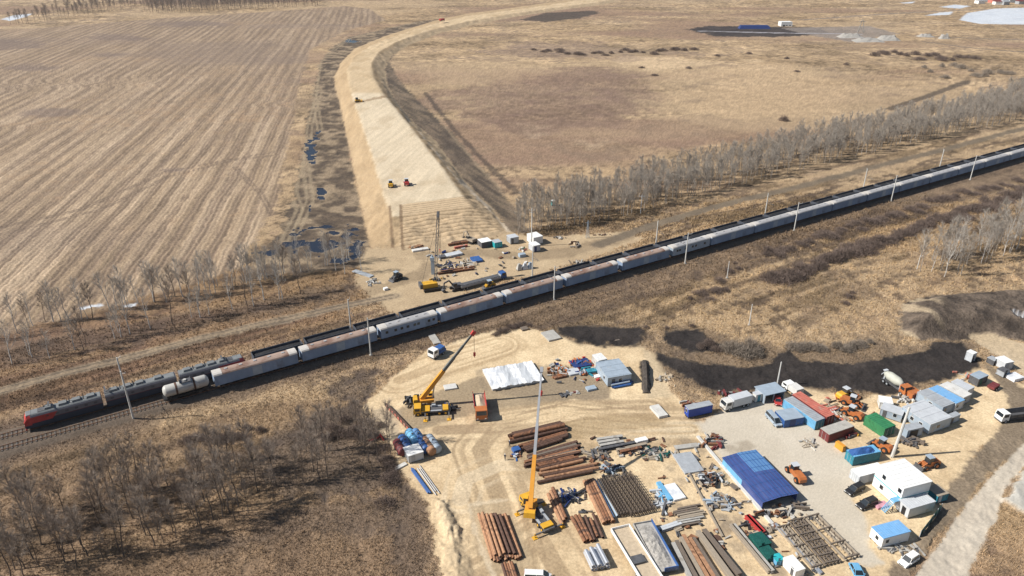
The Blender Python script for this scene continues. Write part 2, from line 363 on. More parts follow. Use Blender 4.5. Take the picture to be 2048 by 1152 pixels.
for q in ((0, 90, 100, 12), (230, 75, 60, 8), (380, 48, 90, 7), (220, 110, 50, 6), (60, 135, 60, 7), (340, 340, 30, 6), (90, 225, 70, 10)):
    d = np.hypot((PXf - q[0]) / q[2], (PYf - q[1]) / q[3]); paint((.16, .125, .105), sstep(1.2, .5, d + (nB - .5) * 1.2) * .6 * field)

# --- wet dark ground along the new embankment
wet = lerp((.05, .04, .033), (.155, .115, .08), nC * .9 + nD * .5 - .25); wet = lerp(wet, (.29, .22, .145), sstep(.44, .62, nF * .6 + nB * .4) * .85)
mw = mask(sd_poly([(745, 510), (725, 420), (704, 310), (688, 230), (676, 170), (692, 118), (760, 78), (880, 38), (830, 44), (700, 74), (662, 95), (638, 130), (622, 200), (608, 290), (590, 380), (560, 470), (480, 558), (600, 545), (720, 535)], 30), 2.5, 1.3)
paint(wet, mw, 'wet_ground')
for ln in ([(600, 330), (585, 380), (600, 420), (570, 480)], [(640, 180), (620, 250), (612, 330), (620, 400), (590, 470)], [(820, 46), (700, 76), (640, 120), (628, 190), (640, 260)]):
    d = d_line(ln); paint((.30, .235, .155), sstep(1.1, .3, np.abs(d - 1.4) + (nC - .5) * 1.4) * .6 * mw)
SA = rad(118); stk = fbm((X * math.sin(SA) - Y * math.cos(SA)) / .35, (X * math.cos(SA) + Y * math.sin(SA)) / 3.5, 6, 3, 73)
drk = lerp((.05, .042, .036), (.16, .122, .088), sstep(.3, .7, stk * .75 + nF * .25))
mr = mask(sd_poly([(772, 190), (822, 245), (870, 290), (922, 358), (982, 415), (1012, 462), (1060, 470), (1046, 430), (1012, 392), (965, 340), (908, 268), (840, 203), (796, 158), (779, 122), (802, 92), (880, 58), (840, 62), (770, 92), (745, 125), (752, 160)], 30), 2, 1.0)
paint(drk, mr * .9, 'wet_ground')
paint((.055, .046, .04), sstep(2.6, 1, d_line([(850, 185), (905, 255), (960, 315), (1035, 385)]) + edge * .5) * .7)
paint((.34, .26, .17), sstep(1.2, .4, d_line([(815, 150), (850, 200), (895, 260), (955, 330), (1000, 375)]) + edge * .4) * .35)

# --- embankment: compacted top, raw slopes
EH = 5.5
TOP = [(784, 433), (766, 385), (741, 300), (713, 218), (698, 172), (693, 142), (706, 114), (742, 88), (792, 68), (862, 45), (930, 29), (1020, 17), (1100, 6), (1190, -8), (1300, -30), (1330, -26), (1190, 2), (1100, 13), (1022, 24), (940, 38), (862, 56), (795, 80), (757, 102), (742, 126), (748, 155), (770, 190), (800, 226), (846, 284), (900, 354), (942, 412)]
dT = sd_poly(TOP, 60, EH)
TOE = [(742, 498), (724, 420), (703, 320), (686, 236), (675, 190), (671, 160), (680, 128), (708, 98), (770, 72), (860, 44), (930, 28), (1020, 16), (1100, 5), (1190, -9), (1310, -36), (1345, -28), (1190, 5), (1100, 16), (1026, 28), (944, 44), (868, 62), (805, 86), (768, 108), (756, 130), (765, 165), (784, 194), (828, 246), (876, 288), (926, 358), (984, 414), (1014, 464), (960, 484), (880, 492), (800, 500)]
dE = sd_poly(TOE, 60)
farE = sstep(210, 150, PYf); dE = dE * (1 - farE) + np.minimum(dE, dT - 11) * farE
EHv = EH * (1 - .45 * sstep(500, 1100, Y))
emb_h = np.where((dT <= 0) & (dE < 0), EH, np.where(dE < 0, EH * np.clip(-dE, 0, 99) / (np.clip(-dE, 0, 99) + np.clip(dT, 1e-3, 999)), 0)) * EHv / EH
def blur(a, r):
    g = a.reshape(NY, NX)
    for ax in (0, 1):
        k = np.arange(-r, r + 1); wgt = np.exp(-(k / (r * .55)) ** 2); wgt /= wgt.sum(); g = sum(np.roll(g, int(i), ax) * wi for i, wi in zip(k, wgt))
    return g.ravel()
_rag = sstep(.5, 4, np.abs(dT) + 0) * 0
emb_h = np.where(PYf > 150, blur(emb_h, 3), emb_h)
_gul = (fbm(X * 1.0, Y * 1.0, 5, 3, 87) - .5) * 1.5 + (nC - .5) * .5
emb_h = emb_h + _gul * sstep(0, 1.5, emb_h) * sstep(EH, EH - 1.2, emb_h)
me_ = sstep(.6, -.6, dE + (nC - .5) * 3)
slope = lerp((.305, .218, .128), (.385, .285, .175), nB + (nC - .5) * .6); slope = slope * (.88 + .3 * fbm(X * 2, Y * .5, 9, 3, 74))[:, None]
rightside = sstep(-1, 3, sd_poly([(600, 600), (940, 412), (900, 354), (846, 284), (770, 190), (742, 126), (860, 56), (1190, 0), (600, -60)], 400))
slope = lerp(slope, np.array((.42, .315, .20)) * (.7 + .6 * nC)[:, None], rightside * .9)
paint(slope, me_, 'embankment')
topc = lerp((.50, .41, .285), (.58, .485, .35), fbm(X, Y, 18, 4, 71) + (nC - .5) * .5)
EA = rad(80); tl = vnoise((X * math.sin(EA) - Y * math.cos(EA)) / 1.3, (X * math.cos(EA) + Y * math.sin(EA)) / 40, 72)
topc = topc * (.90 + .20 * tl)[:, None]; topc = lerp(topc, (.40, .31, .20), sstep(.55, .75, fbm(X, Y * .6, 11, 4, 76)) * .5)
topfar = sstep(205, 198, PYf)[:, None]
topc = topc * (1 - topfar) + topc * np.array([.90, .83, .74]) * topfar
paint(topc, sstep(.9, -.9, dT + (nC - .5) * 2.2), 'embankment')
for ln, wd in (([(706, 206), (740, 200), (772, 192)], 2.5),):
    P_ = [W(a, b, EH) for a, b in ln]; paint((.25, .175, .105), sstep(1.5, -.5, d_line(P_, 25, 1) - wd + edge * .8) * .8)
# combed front face of the embankment
ff = sd_poly([(803, 434), (942, 414), (1010, 462), (800, 496)], 20)
fr = np.array(W(940, 413, EH)) - np.array(W(784, 433, EH)); fr /= np.linalg.norm(fr)
fu = X * -fr[1] + Y * fr[0]
rid = .5 + .5 * np.sin(2 * math.pi * (fu + (nC - .5) * .5 + (vnoise(X / 9, Y / 9, 77) - .5) * .6) / 2.4)
mf = sstep(.8, -.8, ff + (nC - .5))
paint(lerp((.21, .15, .09), (.47, .35, .22), sstep(.08, .42, rid * .8 + nD * .25)), mf * .9)
Z += mf * (rid - .5) * .35
for ln in ([(781, 436), (784, 470), (786, 500)], [(803, 434), (804, 470), (806, 500)]):
    d = d_line(ln); paint((.17, .115, .07), sstep(.9, .3, d + (nC - .5) * .6) * .85)
for ln in ([(770, 205), (800, 250), (845, 305), (900, 375), (965, 420)], [(905, 365), (960, 425), (1000, 462)]):
    paint((.50, .42, .32), sstep(1.0, .1, d_line([(a + 18, b) for a, b in ln]) + edge * .6) * .7)

# --- ground worked by the builders north of the railway
RD = rad(32.0); R0 = np.array(W(742, 711)); RU = np.array([math.cos(RD), math.sin(RD)]); RN = np.array([-RU[1], RU[0]])
S_ = (X - R0[0]) * RU[0] + (Y - R0[1]) * RU[1]; N_ = (X - R0[0]) * RN[0] + (Y - R0[1]) * RN[1]
NT, FT = 5.0, 10.3                                           # the two track centre lines
nz_ = mask(sd_poly([(738, 496), (722, 515), (715, 560), (740, 600), (790, 628), (880, 600), (1000, 566), (1100, 540), (1190, 512), (1290, 478), (1250, 462), (1160, 468), (1090, 475), (1020, 465), (960, 484), (880, 492), (800, 500)]), 2, 1.0)
yc = lerp((.29, .21, .13), (.48, .37, .235), nB * .7 + nA * .5 + (nC - .5) * .5)
paint(yc, nz_, 'sand_yard')
for ln, wd in (([(850, 512), (960, 505), (1060, 515), (1140, 505), (1240, 475), (1300, 455)], 3.5), ([(740, 585), (850, 545), (860, 530)], 3)):
    paint(np.array((.24, .18, .115)) * (.8 + .4 * nC)[:, None], sstep(1.5, -.8, d_line(ln) - wd + edge * .6) * .75)
# tracks beside the railway
tr = d_line([(1195, 490), (1240, 474), (1320, 446), (1450, 409), (1600, 373), (1750, 334), (1900, 296), (2048, 257), (2300, 190)])
paint(lerp((.12, .095, .07), (.19, .15, .105), nC), sstep(1, -.8, tr - 2.6 + edge * .35), 'dirt_track')
tr2 = d_line([(-420, 872), (0, 783), (110, 752), (250, 716), (400, 678), (550, 642), (690, 612), (790, 592)])
paint(lerp((.22, .17, .12), (.30, .235, .16), nC), sstep(1, -.8, tr2 - 2.3 + edge * .25) * .8, 'dirt_track')
paint((.085, .07, .055), sstep(.55, .1, np.abs(tr2 - 1.2) + (nC - .5) * .5) * .8)
# railway bed
bed = np.abs(N_ - (NT + FT) / 2) - 4.6
bz = sstep(3.2, -.4, bed)
rv = sstep(8, 2, bed + (nB - .5) * 6) ; rv = np.maximum(rv, sstep(-17, -9, N_ + (nB - .5) * 7) * (N_ < 0) * sstep(20, 90, S_) * .95)
paint(lerp((.085, .065, .05), (.17, .125, .09), nC * 1.3 - .1), rv * .74)
paint(np.array((.125, .097, .074)) * (.75 + .5 * nD)[:, None], sstep(2.4, .6, bed + (nC - .5) * 1.2), 'railway_bed')

# --- sand yard south of the railway
YARD = [(728, 812), (745, 795), (790, 752), (850, 705), (905, 682), (985, 660), (1050, 655), (1110, 668), (1160, 687), (1220, 693), (1280, 690), (1312, 708), (1332, 745), (1342, 785), (1365, 800), (1370, 835), (1400, 850), (1480, 800), (1600, 772), (1680, 788), (1720, 800), (1740, 786), (1830, 790), (1900, 752), (1950, 735), (1985, 742), (2060, 775), (2060, 860), (1965, 895), (1905, 1000), (1850, 1085), (1800, 1152), (1740, 1290), (868, 1290), (885, 1152), (868, 1100), (862, 1010), (845, 985), (805, 950), (788, 915), (768, 875), (740, 850)]
dY = sd_poly(YARD); ym = mask(dY, .8, .55)
ys = lerp((.38, .27, .155), (.65, .51, .325), nA * .5 + nB * .75 + (nC - .5) * .75 + (nD - .5) * .35)
paint(ys, ym, 'sand_yard')
YF = sstep(2, -2, dY)
# wheel marks that follow the traffic across the yard
def marks(ln, wd, col, a, per=1.9, rough=.5):
    d = d_line(ln); g = sstep(wd + 1, wd - 2, d + edge * .4)
    s = vnoise(d / .8, S_ / 14, 81) * .6 + nB * .4
    paint(np.asarray(col) * (.85 + .3 * nC)[:, None], g * sstep(.38, .62, s) * a)
marks([(1060, 1290), (1000, 1000), (960, 900), (1000, 850), (1130, 830), (1300, 850), (1400, 850)], 9, (.30, .22, .135), .75)
marks([(880, 860), (1020, 855), (1150, 820), (1300, 815)], 6, (.29, .21, .13), .8)
marks([(960, 1152), (1080, 1080), (1200, 1290)], 9, (.33, .24, .145), .8)
marks([(920, 1000), (930, 960), (1000, 930), (1080, 930)], 5, (.56, .46, .32), .6)
marks([(1200, 860), (1290, 862), (1380, 858)], 4, (.54, .44, .30), .7)
marks([(800, 760), (900, 720), (1000, 690)], 8, (.33, .23, .13), .6)
for pl, c, a in (([(792, 822), (830, 800), (950, 755), (1045, 742), (1210, 742), (1222, 770), (1225, 800), (1120, 800), (1040, 812), (960, 822), (880, 846), (815, 868)], (.265, .205, .135), .85),
                 ([(950, 742), (965, 735), (1100, 730), (1210, 735), (1222, 800), (1060, 800), (970, 782)], (.215, .17, .12), .55),
                 ([(1040, 862), (1180, 832), (1330, 826), (1330, 850), (1200, 870), (1040, 900)], (.30, .215, .12), .6),
                 ([(1000, 905), (1040, 870), (1210, 890), (1190, 960), (1060, 965)], (.31, .23, .14), .6),
                 ([(930, 1010), (1030, 1000), (1060, 1130), (980, 1150), (950, 1100)], (.36, .28, .18), .6),
                 ([(800, 820), (775, 812), (750, 820), (760, 868), (800, 880)], (.36, .30, .22), .6),
                 ([(1290, 700), (1345, 745), (1350, 790), (1290, 800)], (.45, .36, .24), .7),
                 ([(1455, 872), (1475, 878), (1540, 905), (1535, 930), (1490, 905)], (.21, .175, .12), .85)):
    paint(np.asarray(c) * (.85 + .3 * nB)[:, None], mask(sd_poly(pl), .9, .35) * a * YF)
paint((.55, .46, .33), sstep(.9, .1, d_line([(938, 1012), (950, 1060), (985, 1150)]) + edge * .3) * .6)
paint((.55, .46, .33), sstep(.9, .1, d_line([(938, 1010), (1040, 996)]) + edge * .3) * .6)
pil = sstep(1.5, -3, sd_poly([(870, 1000), (905, 1005), (925, 1060), (950, 1152), (960, 1290), (890, 1290), (882, 1100)]) + edge)
paint(lerp((.36, .275, .17), (.54, .43, .29), nF), pil * .9); Z += pil * (nF * 1.9 + nC * .5)
GR = [(1396, 848), (1440, 822), (1500, 800), (1570, 790), (1622, 850), (1700, 905), (1745, 925), (1730, 960), (1700, 1000), (1735, 1040), (1735, 1095), (1765, 1125), (1725, 1130), (1640, 1040), (1575, 1030), (1520, 1020), (1450, 930)]
gm = mask(sd_poly(GR), 1.2, .45)
paint(lerp((.44, .385, .30), (.54, .485, .40), nB + (nC - .5) * .4), gm, 'gravel_yard')
for k in range(26):
    q = (rnd.uniform(1340, 1560), rnd.uniform(880, 1150)); d = np.hypot(X - W(*q)[0], Y - W(*q)[1])
    paint((.23, .185, .135), sstep(2.4, .6, d + edge * .7) * .5)
soil_z = np.zeros(N)
# --- dark hauled soil: patches, haul road, mound
sc = lerp((.018, .016, .016), (.048, .04, .036), nF * .7 + nC * .5 - .1); sc = lerp(sc, (.075, .062, .054), sstep(.6, .8, nB) * .4)
for pl in ([(1095, 648), (1300, 645), (1310, 690), (1280, 695), (1150, 688)], [(1290, 690), (1320, 650), (1420, 655), (1470, 690), (1600, 690), (1800, 690), (1880, 672), (1960, 690), (1960, 745), (1850, 785), (1700, 800), (1600, 785), (1480, 795), (1370, 780), (1320, 745)]):
    paint(lerp((.10, .078, .058), (.20, .15, .10), nC * .8 + nF * .3), mask(sd_poly(pl), 3.5, 1.6) * .75 * (1 - .9 * sstep(0, -2, dY)))
for pl in ([(1105, 655), (1150, 652), (1290, 656), (1284, 690), (1200, 692), (1150, 680)], [(1318, 692), (1328, 662), (1395, 660), (1440, 690), (1430, 706)]):
    paint(sc, mask(sd_poly(pl), 1.2, .8), 'soil_road')
paint(sc, mask(sd_poly([(1308, 702), (1345, 715), (1400, 726), (1500, 736), (1548, 728), (1553, 706), (1578, 699), (1602, 722), (1650, 722), (1700, 727), (1780, 716), (1850, 702), (1868, 682), (1920, 686), (1950, 708), (1975, 722), (1955, 735), (1900, 758), (1830, 775), (1790, 792), (1700, 785), (1600, 772), (1480, 784), (1400, 768), (1355, 748), (1325, 726)]), 1.0, .7), 'soil_road')
sk = lerp((.15, .115, .08), (.235, .185, .13), nF)
paint(sk, mask(sd_poly([(1960, 722), (2010, 745), (2060, 790), (2060, 895), (1975, 960), (1905, 1040), (1850, 1110), (1825, 1152), (1700, 1330), (1660, 1330), (1800, 1110), (1850, 1055), (1895, 985), (1945, 905), (1990, 868), (2015, 830), (2010, 790)]), .9, .5), 'soil_road')
rd = lerp((.40, .345, .275), (.48, .425, .345), nB + (nC - .5) * .3)
rdl = vnoise((X * .75 - Y * .66) / 1.1, (X * .66 + Y * .75) / 45, 91)
paint(rd * (.92 + .16 * rdl)[:, None], mask(sd_poly([(1740, 1290), (1829, 1152), (1875, 1088), (1918, 1030), (1985, 945), (2048, 888), (2200, 760), (2230, 800), (2048, 935), (2012, 985), (1992, 1045), (1934, 1152), (1850, 1300)]), .5, .25), 'dirt_road')
gw = mask(sd_poly([(1998, 1000), (2040, 945), (2120, 880), (2300, 900), (2200, 1060), (2080, 1040), (2040, 1030)]), 1.2, .6)
paint(lerp((.33, .31, .265), (.46, .44, .40), nC), gw, 'gravel_yard'); Z += gw * (.5 + nF)
MO = [(1792, 645), (1800, 608), (1855, 592), (1950, 584), (2100, 580), (2300, 560), (2300, 640), (2100, 690), (1960, 674), (1900, 680), (1845, 684), (1805, 668)]
dm = sd_poly(MO); mm = mask(dm, 1.2, .8)
mcol = lerp((.045, .036, .03), (.155, .12, .092), sstep(.25, .75, nF * .6 + nD * .25 + nC * .3 - .08))
sl = sstep(.55, .62, vnoise(X / 3 + Y / 9, Y / 14, 95)) * sstep(1895, 1840, PXf)
paint(lerp(mcol, (.38, .30, .20), sl * .8), mm, 'soil_mound'); Z += sstep(0, -9, dm) * (2.4 + 1.6 * nB + 1.5 * nF)
sd2 = mask(sd_poly([(1945, 672), (1985, 670), (2060, 690), (2200, 700), (2200, 780), (2060, 760), (2000, 722), (1960, 690)]), 1, .5)
paint(lerp((.40, .31, .20), (.50, .40, .275), nB), sd2 * .9, 'sand_yard')
# shade strip painted into the ground along the storage pad's east edge
shade_d = sd_poly([(1281, 722), (1296, 722), (1300, 787), (1284, 787)])
paint(lerp((.03, .026, .024), (.06, .05, .043), nC), mask(shade_d, .5, .25))
# --- water
emb_z = emb_h
pz = [(622, 300, 16, 30), (632, 272, 12, 14), (705, 84, 20, 6), (640, 388, 10, 18), (618, 420, 8, 12), (600, 470, 44, 22), (640, 492, 60, 26), (700, 470, 40, 30), (712, 500, 30, 38), (580, 495, 46, 15), (660, 455, 40, 12), (540, 505, 34, 10), (676, 520, 36, 18)]
pm_ = np.full(N, -9.0)
for cx, cy, rx, ry in pz: pm_ = np.maximum(pm_, 1.15 - np.hypot((PXf - cx) / rx, (PYf - cy) / ry))
pm_ = sstep(.15, .25, pm_ - .52 + (nF - .5) * 1.7 + (nC - .5) * 1.3 + (nB - .5) * .8) * (dE > 1.0)
wat = pm_ > .5
im = np.zeros(N)
for pl in ([(1918, 40), (1935, 26), (1990, 17), (2060, 15), (2300, 18), (2300, 44), (2048, 49), (1960, 48)], [(1850, 31), (1880, 25), (1905, 23), (1900, 30)], [(1878, 14), (1910, 9), (1940, 12), (1920, 17)], [(1795, 6), (1830, 3), (1825, 7)], [(2, 38), (30, 30), (66, 27), (50, 34), (20, 42)]):
    im = np.maximum(im, sstep(2, -2, sd_poly(pl, 60) + edge * .8))
for pl in ([(2015, 640), (2060, 650), (2060, 664), (2025, 655)], [(150, 617), (170, 612), (200, 608), (205, 611), (165, 620)], [(245, 611), (270, 607), (272, 611), (250, 614)]):
    im = np.maximum(im, sstep(.5, -.5, sd_poly(pl, 20) + edge * .35))
paint(lerp((.40, .44, .50), (.56, .58, .60), nB * .6 + nE * .5), im, 'lake_ice')
flat = np.maximum(np.maximum(ym, gm), np.maximum(nz_ * .9, sstep(0, -2, dT)))
Z = Z * (1 - .93 * flat * (1 - np.maximum(pil * .95, 0))) - .5 * 0
Z = Z * (1 - sstep(6, 2, bed)) + emb_h * .999
Z += (nC - .5) * .35 * me_ * sstep(0, 1.5, dT) * (1 - mf)
Z = Z * (1 - bz) + 1.0 * bz
sreg = (REG == NAMES.index('soil_road'))
Z = Z + np.where(sreg, nF * .35 + (nC - .5) * .5, 0) * (1 - flat * .5) * sstep(1930, 1850, PXf)
Z = np.where(im > .5, -.1, Z)
Z[wat] = -.06; REG[wat] = NAMES.index('puddle')
near_wat = (pm_ > .02) & ~wat; Z[near_wat] = np.minimum(Z[near_wat], .02)
gr_ = np.random.RandomState(9).rand(N) - .5
C = C * (1 + gr_ * np.where((REG == 0) | (REG == 1) | (REG == 2), .34, .14))[:, None]
_mm = ((REG == 0) | (REG == 1))
C = np.where(_mm[:, None], C * np.array([.99, .955, .96]), C)
C = np.clip(C, .005, .9)

def ground_mat(name, fine=3.0, amp=.22, bump=.35, bdist=.25):
    m = bpy.data.materials.new(name); m.use_nodes = True; nt = m.node_tree; b = nt.nodes['Principled BSDF']
    b.inputs['Roughness'].default_value = .97; b.inputs['Specular IOR Level'].default_value = .12
    at = nt.nodes.new('ShaderNodeAttribute'); at.attribute_name = 'earth'
    tc = nt.nodes.new('ShaderNodeTexCoord')
    nz = nt.nodes.new('ShaderNodeTexNoise'); nz.inputs['Scale'].default_value = fine; nz.inputs['Detail'].default_value = 4; nz.inputs['Roughness'].default_value = .6
    nt.links.new(tc.outputs['Object'], nz.inputs['Vector'])
    mr = nt.nodes.new('ShaderNodeMapRange'); mr.inputs['From Min'].default_value = .3; mr.inputs['From Max'].default_value = .7
    mr.inputs['To Min'].default_value = 1 - amp; mr.inputs['To Max'].default_value = 1 + amp
    nt.links.new(nz.outputs['Fac'], mr.inputs['Value'])
    mx = nt.nodes.new('ShaderNodeVectorMath'); mx.operation = 'SCALE'
    nt.links.new(at.outputs['Color'], mx.inputs[0]); nt.links.new(mr.outputs[0], mx.inputs['Scale'])
    nt.links.new(mx.outputs[0], b.inputs['Base Color'])
    bp = nt.nodes.new('ShaderNodeBump'); bp.inputs['Strength'].default_value = bump; bp.inputs['Distance'].default_value = bdist
    nt.links.new(nz.outputs['Fac'], bp.inputs['Height']); nt.links.new(bp.outputs[0], b.inputs['Normal'])
    return m
def water_mat():
    m = bpy.data.materials.new('puddle_water'); m.use_nodes = True; nt = m.node_tree; b = nt.nodes['Principled BSDF']
    b.inputs['Base Color'].default_value = (.02, .026, .04, 1); b.inputs['Roughness'].default_value = .16; b.inputs['Specular IOR Level'].default_value = .28; b.inputs['IOR'].default_value = 1.33
    nz = nt.nodes.new('ShaderNodeTexNoise'); nz.inputs['Scale'].default_value = 1.5
    bp = nt.nodes.new('ShaderNodeBump'); bp.inputs['Strength'].default_value = .08; bp.inputs['Distance'].default_value = .05
    nt.links.new(nz.outputs['Fac'], bp.inputs['Height']); nt.links.new(bp.outputs[0], b.inputs['Normal'])
    return m
GM = dict(meadow=ground_mat('dry_meadow', 1.6, .32, .8, .5), stubble_field=ground_mat('stubble', 1.2, .25, .6, .4), wet_ground=ground_mat('wet_soil', 1.5, .3, .7, .4), embankment=ground_mat('embankment_sand', 1.4, .12, .4, .2),
          railway_bed=ground_mat('ballast_bed', 4, .35, .8, .2), sand_yard=ground_mat('yard_sand', 1.6, .2, .5, .2), gravel_yard=ground_mat('yard_gravel', 2.2, .09, .25, .1), soil_road=ground_mat('hauled_soil', 1.6, .3, .7, .3),
          dirt_road=ground_mat('road_dirt', 1.8, .1, .3, .1), soil_mound=ground_mat('mound_soil', 1.3, .35, .9, .5), puddle=water_mat(), lake_ice=ground_mat('ice', .05, .08, .1, .1), dirt_track=ground_mat('track_dirt', 1.6, .25, .5, .2))
_id = np.arange(N).reshape(NY, NX)
quads = np.stack([_id[1:, :-1], _id[1:, 1:], _id[:-1, 1:], _id[:-1, :-1]], -1).reshape(-1, 4)
qreg = REG[quads[:, 0]]
ALL = np.stack([X, Y, Z], 1)
for ri, rn in enumerate(NAMES):
    q = quads[qreg == ri]
    if not len(q): continue
    used = np.unique(q); remap = np.zeros(N, np.int64); remap[used] = np.arange(len(used)); q = remap[q]
    me = bpy.data.meshes.new(rn); me.vertices.add(len(used)); me.loops.add(q.size); me.polygons.add(len(q))
    me.vertices.foreach_set('co', ALL[used].astype(np.float32).ravel())
    me.loops.foreach_set('vertex_index', q.astype(np.int32).ravel())
    me.polygons.foreach_set('loop_start', np.arange(0, q.size, 4, dtype=np.int32))
    me.polygons.foreach_set('use_smooth', np.ones(len(q), bool))
    a = me.attributes.new('earth', 'FLOAT_COLOR', 'POINT')
    a.data.foreach_set('color', np.concatenate([C[used], np.ones((len(used), 1))], 1).astype(np.float32).ravel())
    me.materials.append(GM[rn]); me.update(calc_edges=True)
    o = bpy.data.objects.new(rn, me); COL.objects.link(o); o['kind'] = 'structure'
# ------------------------------------------------------------ railway
RZ = 1.0
def RP(s, n, z=0.0): return (R0[0] + RU[0] * s + RN[0] * n, R0[1] + RU[1] * s + RN[1] * n, z)
for n_, lab in ((NT, 'nearer railway track of the pair, under the pale covered wagons'), (FT, 'farther railway track of the pair, under the locomotive and coal wagons')):
    t = thing('railway_track', lab, 'railway track', RP(0, n_, RZ), RD)
    for sgn in (-1, 1):
        MB().box(-130, 520, sgn * .8 - .04, sgn * .8 + .04, .16, .32).build('rail', 'rust', t)
    b = MB()
    for k in range(-130, 520): b.box(k - .16, k + .16, -1.4, 1.4, .02, .15)
    tag(b.build('sleepers', 'sleeper', t), kind='stuff')

def bogie(parent, x):
    b = MB(); b.box(-1.3, 1.3, -1.15, -.95, .45, .85).box(-1.3, 1.3, .95, 1.15, .45, .85).box(-.3, .3, -1.1, 1.1, .4, .8)
    o = b.build('bogie', 'black', parent); o.location = (x, 0, .15)
    for dx in (-.95, .95):
        ww = MB().tube((dx, -.85, .45), (dx, -.7, .45), .48, n=10).tube((dx, .7, .45), (dx, .85, .45), .48, n=10).tube((dx, -.8, .45), (dx, .8, .45), .09, n=6)
        ww.build('wheelset', 'dgrey', o)
def arch(hw, z0, z1, zr, n=6):
    pr = [(-hw, z0), (hw, z0), (hw, z1)]
    for k in range(1, n): a = math.pi * k / n; pr.append((hw * math.cos(a), z1 + (zr - z1) * math.sin(a)))
    return pr + [(-hw, z1)]
def make_covered(L, label, roofmat='wagonroof', windows=None, bodymat='wagon', group='pale covered wagons of the nearer train'):
    t = thing('covered_wagon', label, 'railway wagon', group=group); h = L / 2
    b = MB().box(-h, h, -1.6, 1.6, 1.05, 4.0)
    k = -h + .6
    while k < h - .4: b.box(k - .04, k + .04, -1.635, -1.6, 1.1, 3.95).box(k - .04, k + .04, 1.6, 1.635, 1.1, 3.95); k += 1.25
    b.box(-h, h, -1.65, -1.6, 1.05, 1.2).box(-h, h, -1.65, -1.6, 3.85, 4.0)
    b.build('body', bodymat, t)
    r = MB().prism(arch(1.66, 3.98, 4.03, 4.62), -h + 2.2, h - 2.2).build('roof', roofmat, t, False)
    for x in np.linspace(-h + 3.5, h - 3.5, 5): MB().box(x - .4, x + .4, -.32, .32, 4.52, 4.74).build('roof_vent', 'wagonroof2', r)
    for sg in (-1, 1):
        a, c = (-h - .05, -h + 2.2) if sg < 0 else (h - 2.2, h + .05)
        MB().prism(arch(1.68, 3.96, 4.06, 4.68), a, c).build('roof_end', 'wagonend', t)
    if windows:
        for x in windows: MB().box(x - .42, x + .42, -1.68, -1.61, 2.35, 3.15).build('window', 'glass', t)
    else:
        MB().box(-1.25, 1.25, -1.7, -1.66, 1.15, 3.75).box(-1.6, 1.6, -1.72, -1.68, 3.72, 3.84).build('door', 'bgrey' if bodymat == 'wagon' else 'grey', t)
    MB().box(-h + .1, h - .1, -1.3, 1.3, .8, 1.05).box(-2.2, 2.0, -1.2, 1.2, .45, .8).tube((-h - .55, 0, .95), (h + .55, 0, .95), .14, n=6).build('underframe', 'black', t)
    bogie(t, -h + 3); bogie(t, h - 3)
    return t
bounds = [-42.9, -19.5, 4.4, 24.0, 47.8, 71.4, 95.5, 120.3, 140.3, 164.7]
while bounds[-1] < 440: bounds.append(bounds[-1] + 24.15)
protos = {}
desc = ['first pale covered wagon with rusty roof, coupled behind the white tank wagon', 'second pale covered wagon with rusty roof, beside the catenary mast next to the blue truck', 'pale crew wagon with a row of small dark windows, in front of the crane tip',
        'pale wagon with long brown roof, right behind the nearer crew wagon', 'pale wagon with brown roof, behind the catenary mast above the sand yard', 'pale wagon with patchy brown roof opposite the grey slab stack',
        'pale wagon with brown roof just before the second, greyer crew wagon', 'greyer crew wagon with large dark windows, halfway along the nearer train']
for i, (a, c) in enumerate(zip(bounds[:-1], bounds[1:])):
    L = c - a - 1.05; kind = 'crew' if i in (2, 7) else ('r' if i < 7 else 'p')
    lab = desc[i] if i < len(desc) else 'pale covered wagon with light roof, in the far right half of the nearer train'
    if kind == 'crew':
        wn = [-7.4, -4.6, -2.6, -.6, 1.7, 2.9, 6.4, 8.0] if i == 2 else [-7.2, -6, -3, .5, 2.2, 6.8]
        t = make_covered(L, lab, 'wagonroof2', wn, 'wagon' if i == 2 else 'bgrey'); t.name = 'crew_wagon'
    elif kind not in protos: t = protos[kind] = make_covered(L, lab, 'wagonroof' if kind == 'r' else 'wagonroof2')
    else: t = copy_tree(protos[kind])
    place(t, RP((a + c) / 2, NT, RZ + .3), RD, lab)
    if i >= 8: t['group'] = 'light roofed wagons far along the nearer train'
# tank wagon at the head of the nearer string
t = thing('tank_wagon', 'dirty white tank wagon standing at the left end of the nearer train', 'railway wagon', RP(-49.3, NT, RZ + .3), RD)
MB().lathe_x([(-5.7, .02), (-5.62, .7), (-5.4, 1.2), (-5.05, 1.5), (-4.8, 1.58), (4.8, 1.58), (5.05, 1.5), (5.4, 1.2), (5.62, .7), (5.7, .02)], 20, 0, 2.75).build('tank', 'tank', t, True)
b = MB()
for x in (-2.4, 2.0): b.lathe_x([(x - .25, 1.62), (x + .25, 1.62)], 20, 0, 2.75)
b.build('band', 'drust', t)
MB().tube((0, 0, 4.2), (0, 0, 4.75), .45, n=12).build('dome', 'tank', t)
MB().box(-1.4, 1.4, -.9, .9, 4.36, 4.42).box(-1.4, -1.34, -.9, .9, 4.4, 5.0).box(1.34, 1.4, -.9, .9, 4.4, 5.0).build('walkway', 'dgrey', t)
MB().beam((1.5, -1.55, .9), (1.5, -.9, 4.4), .5, .05).build('ladder', 'dgrey', t)
MB().box(-5.9, 5.9, -1.35, 1.35, .85, 1.1).box(-5, -4, -1.3, 1.3, 1.1, 1.7).box(4, 5, -1.3, 1.3, 1.1, 1.7).build('underframe', 'black', t)
bogie(t, -4); bogie(t, 4)
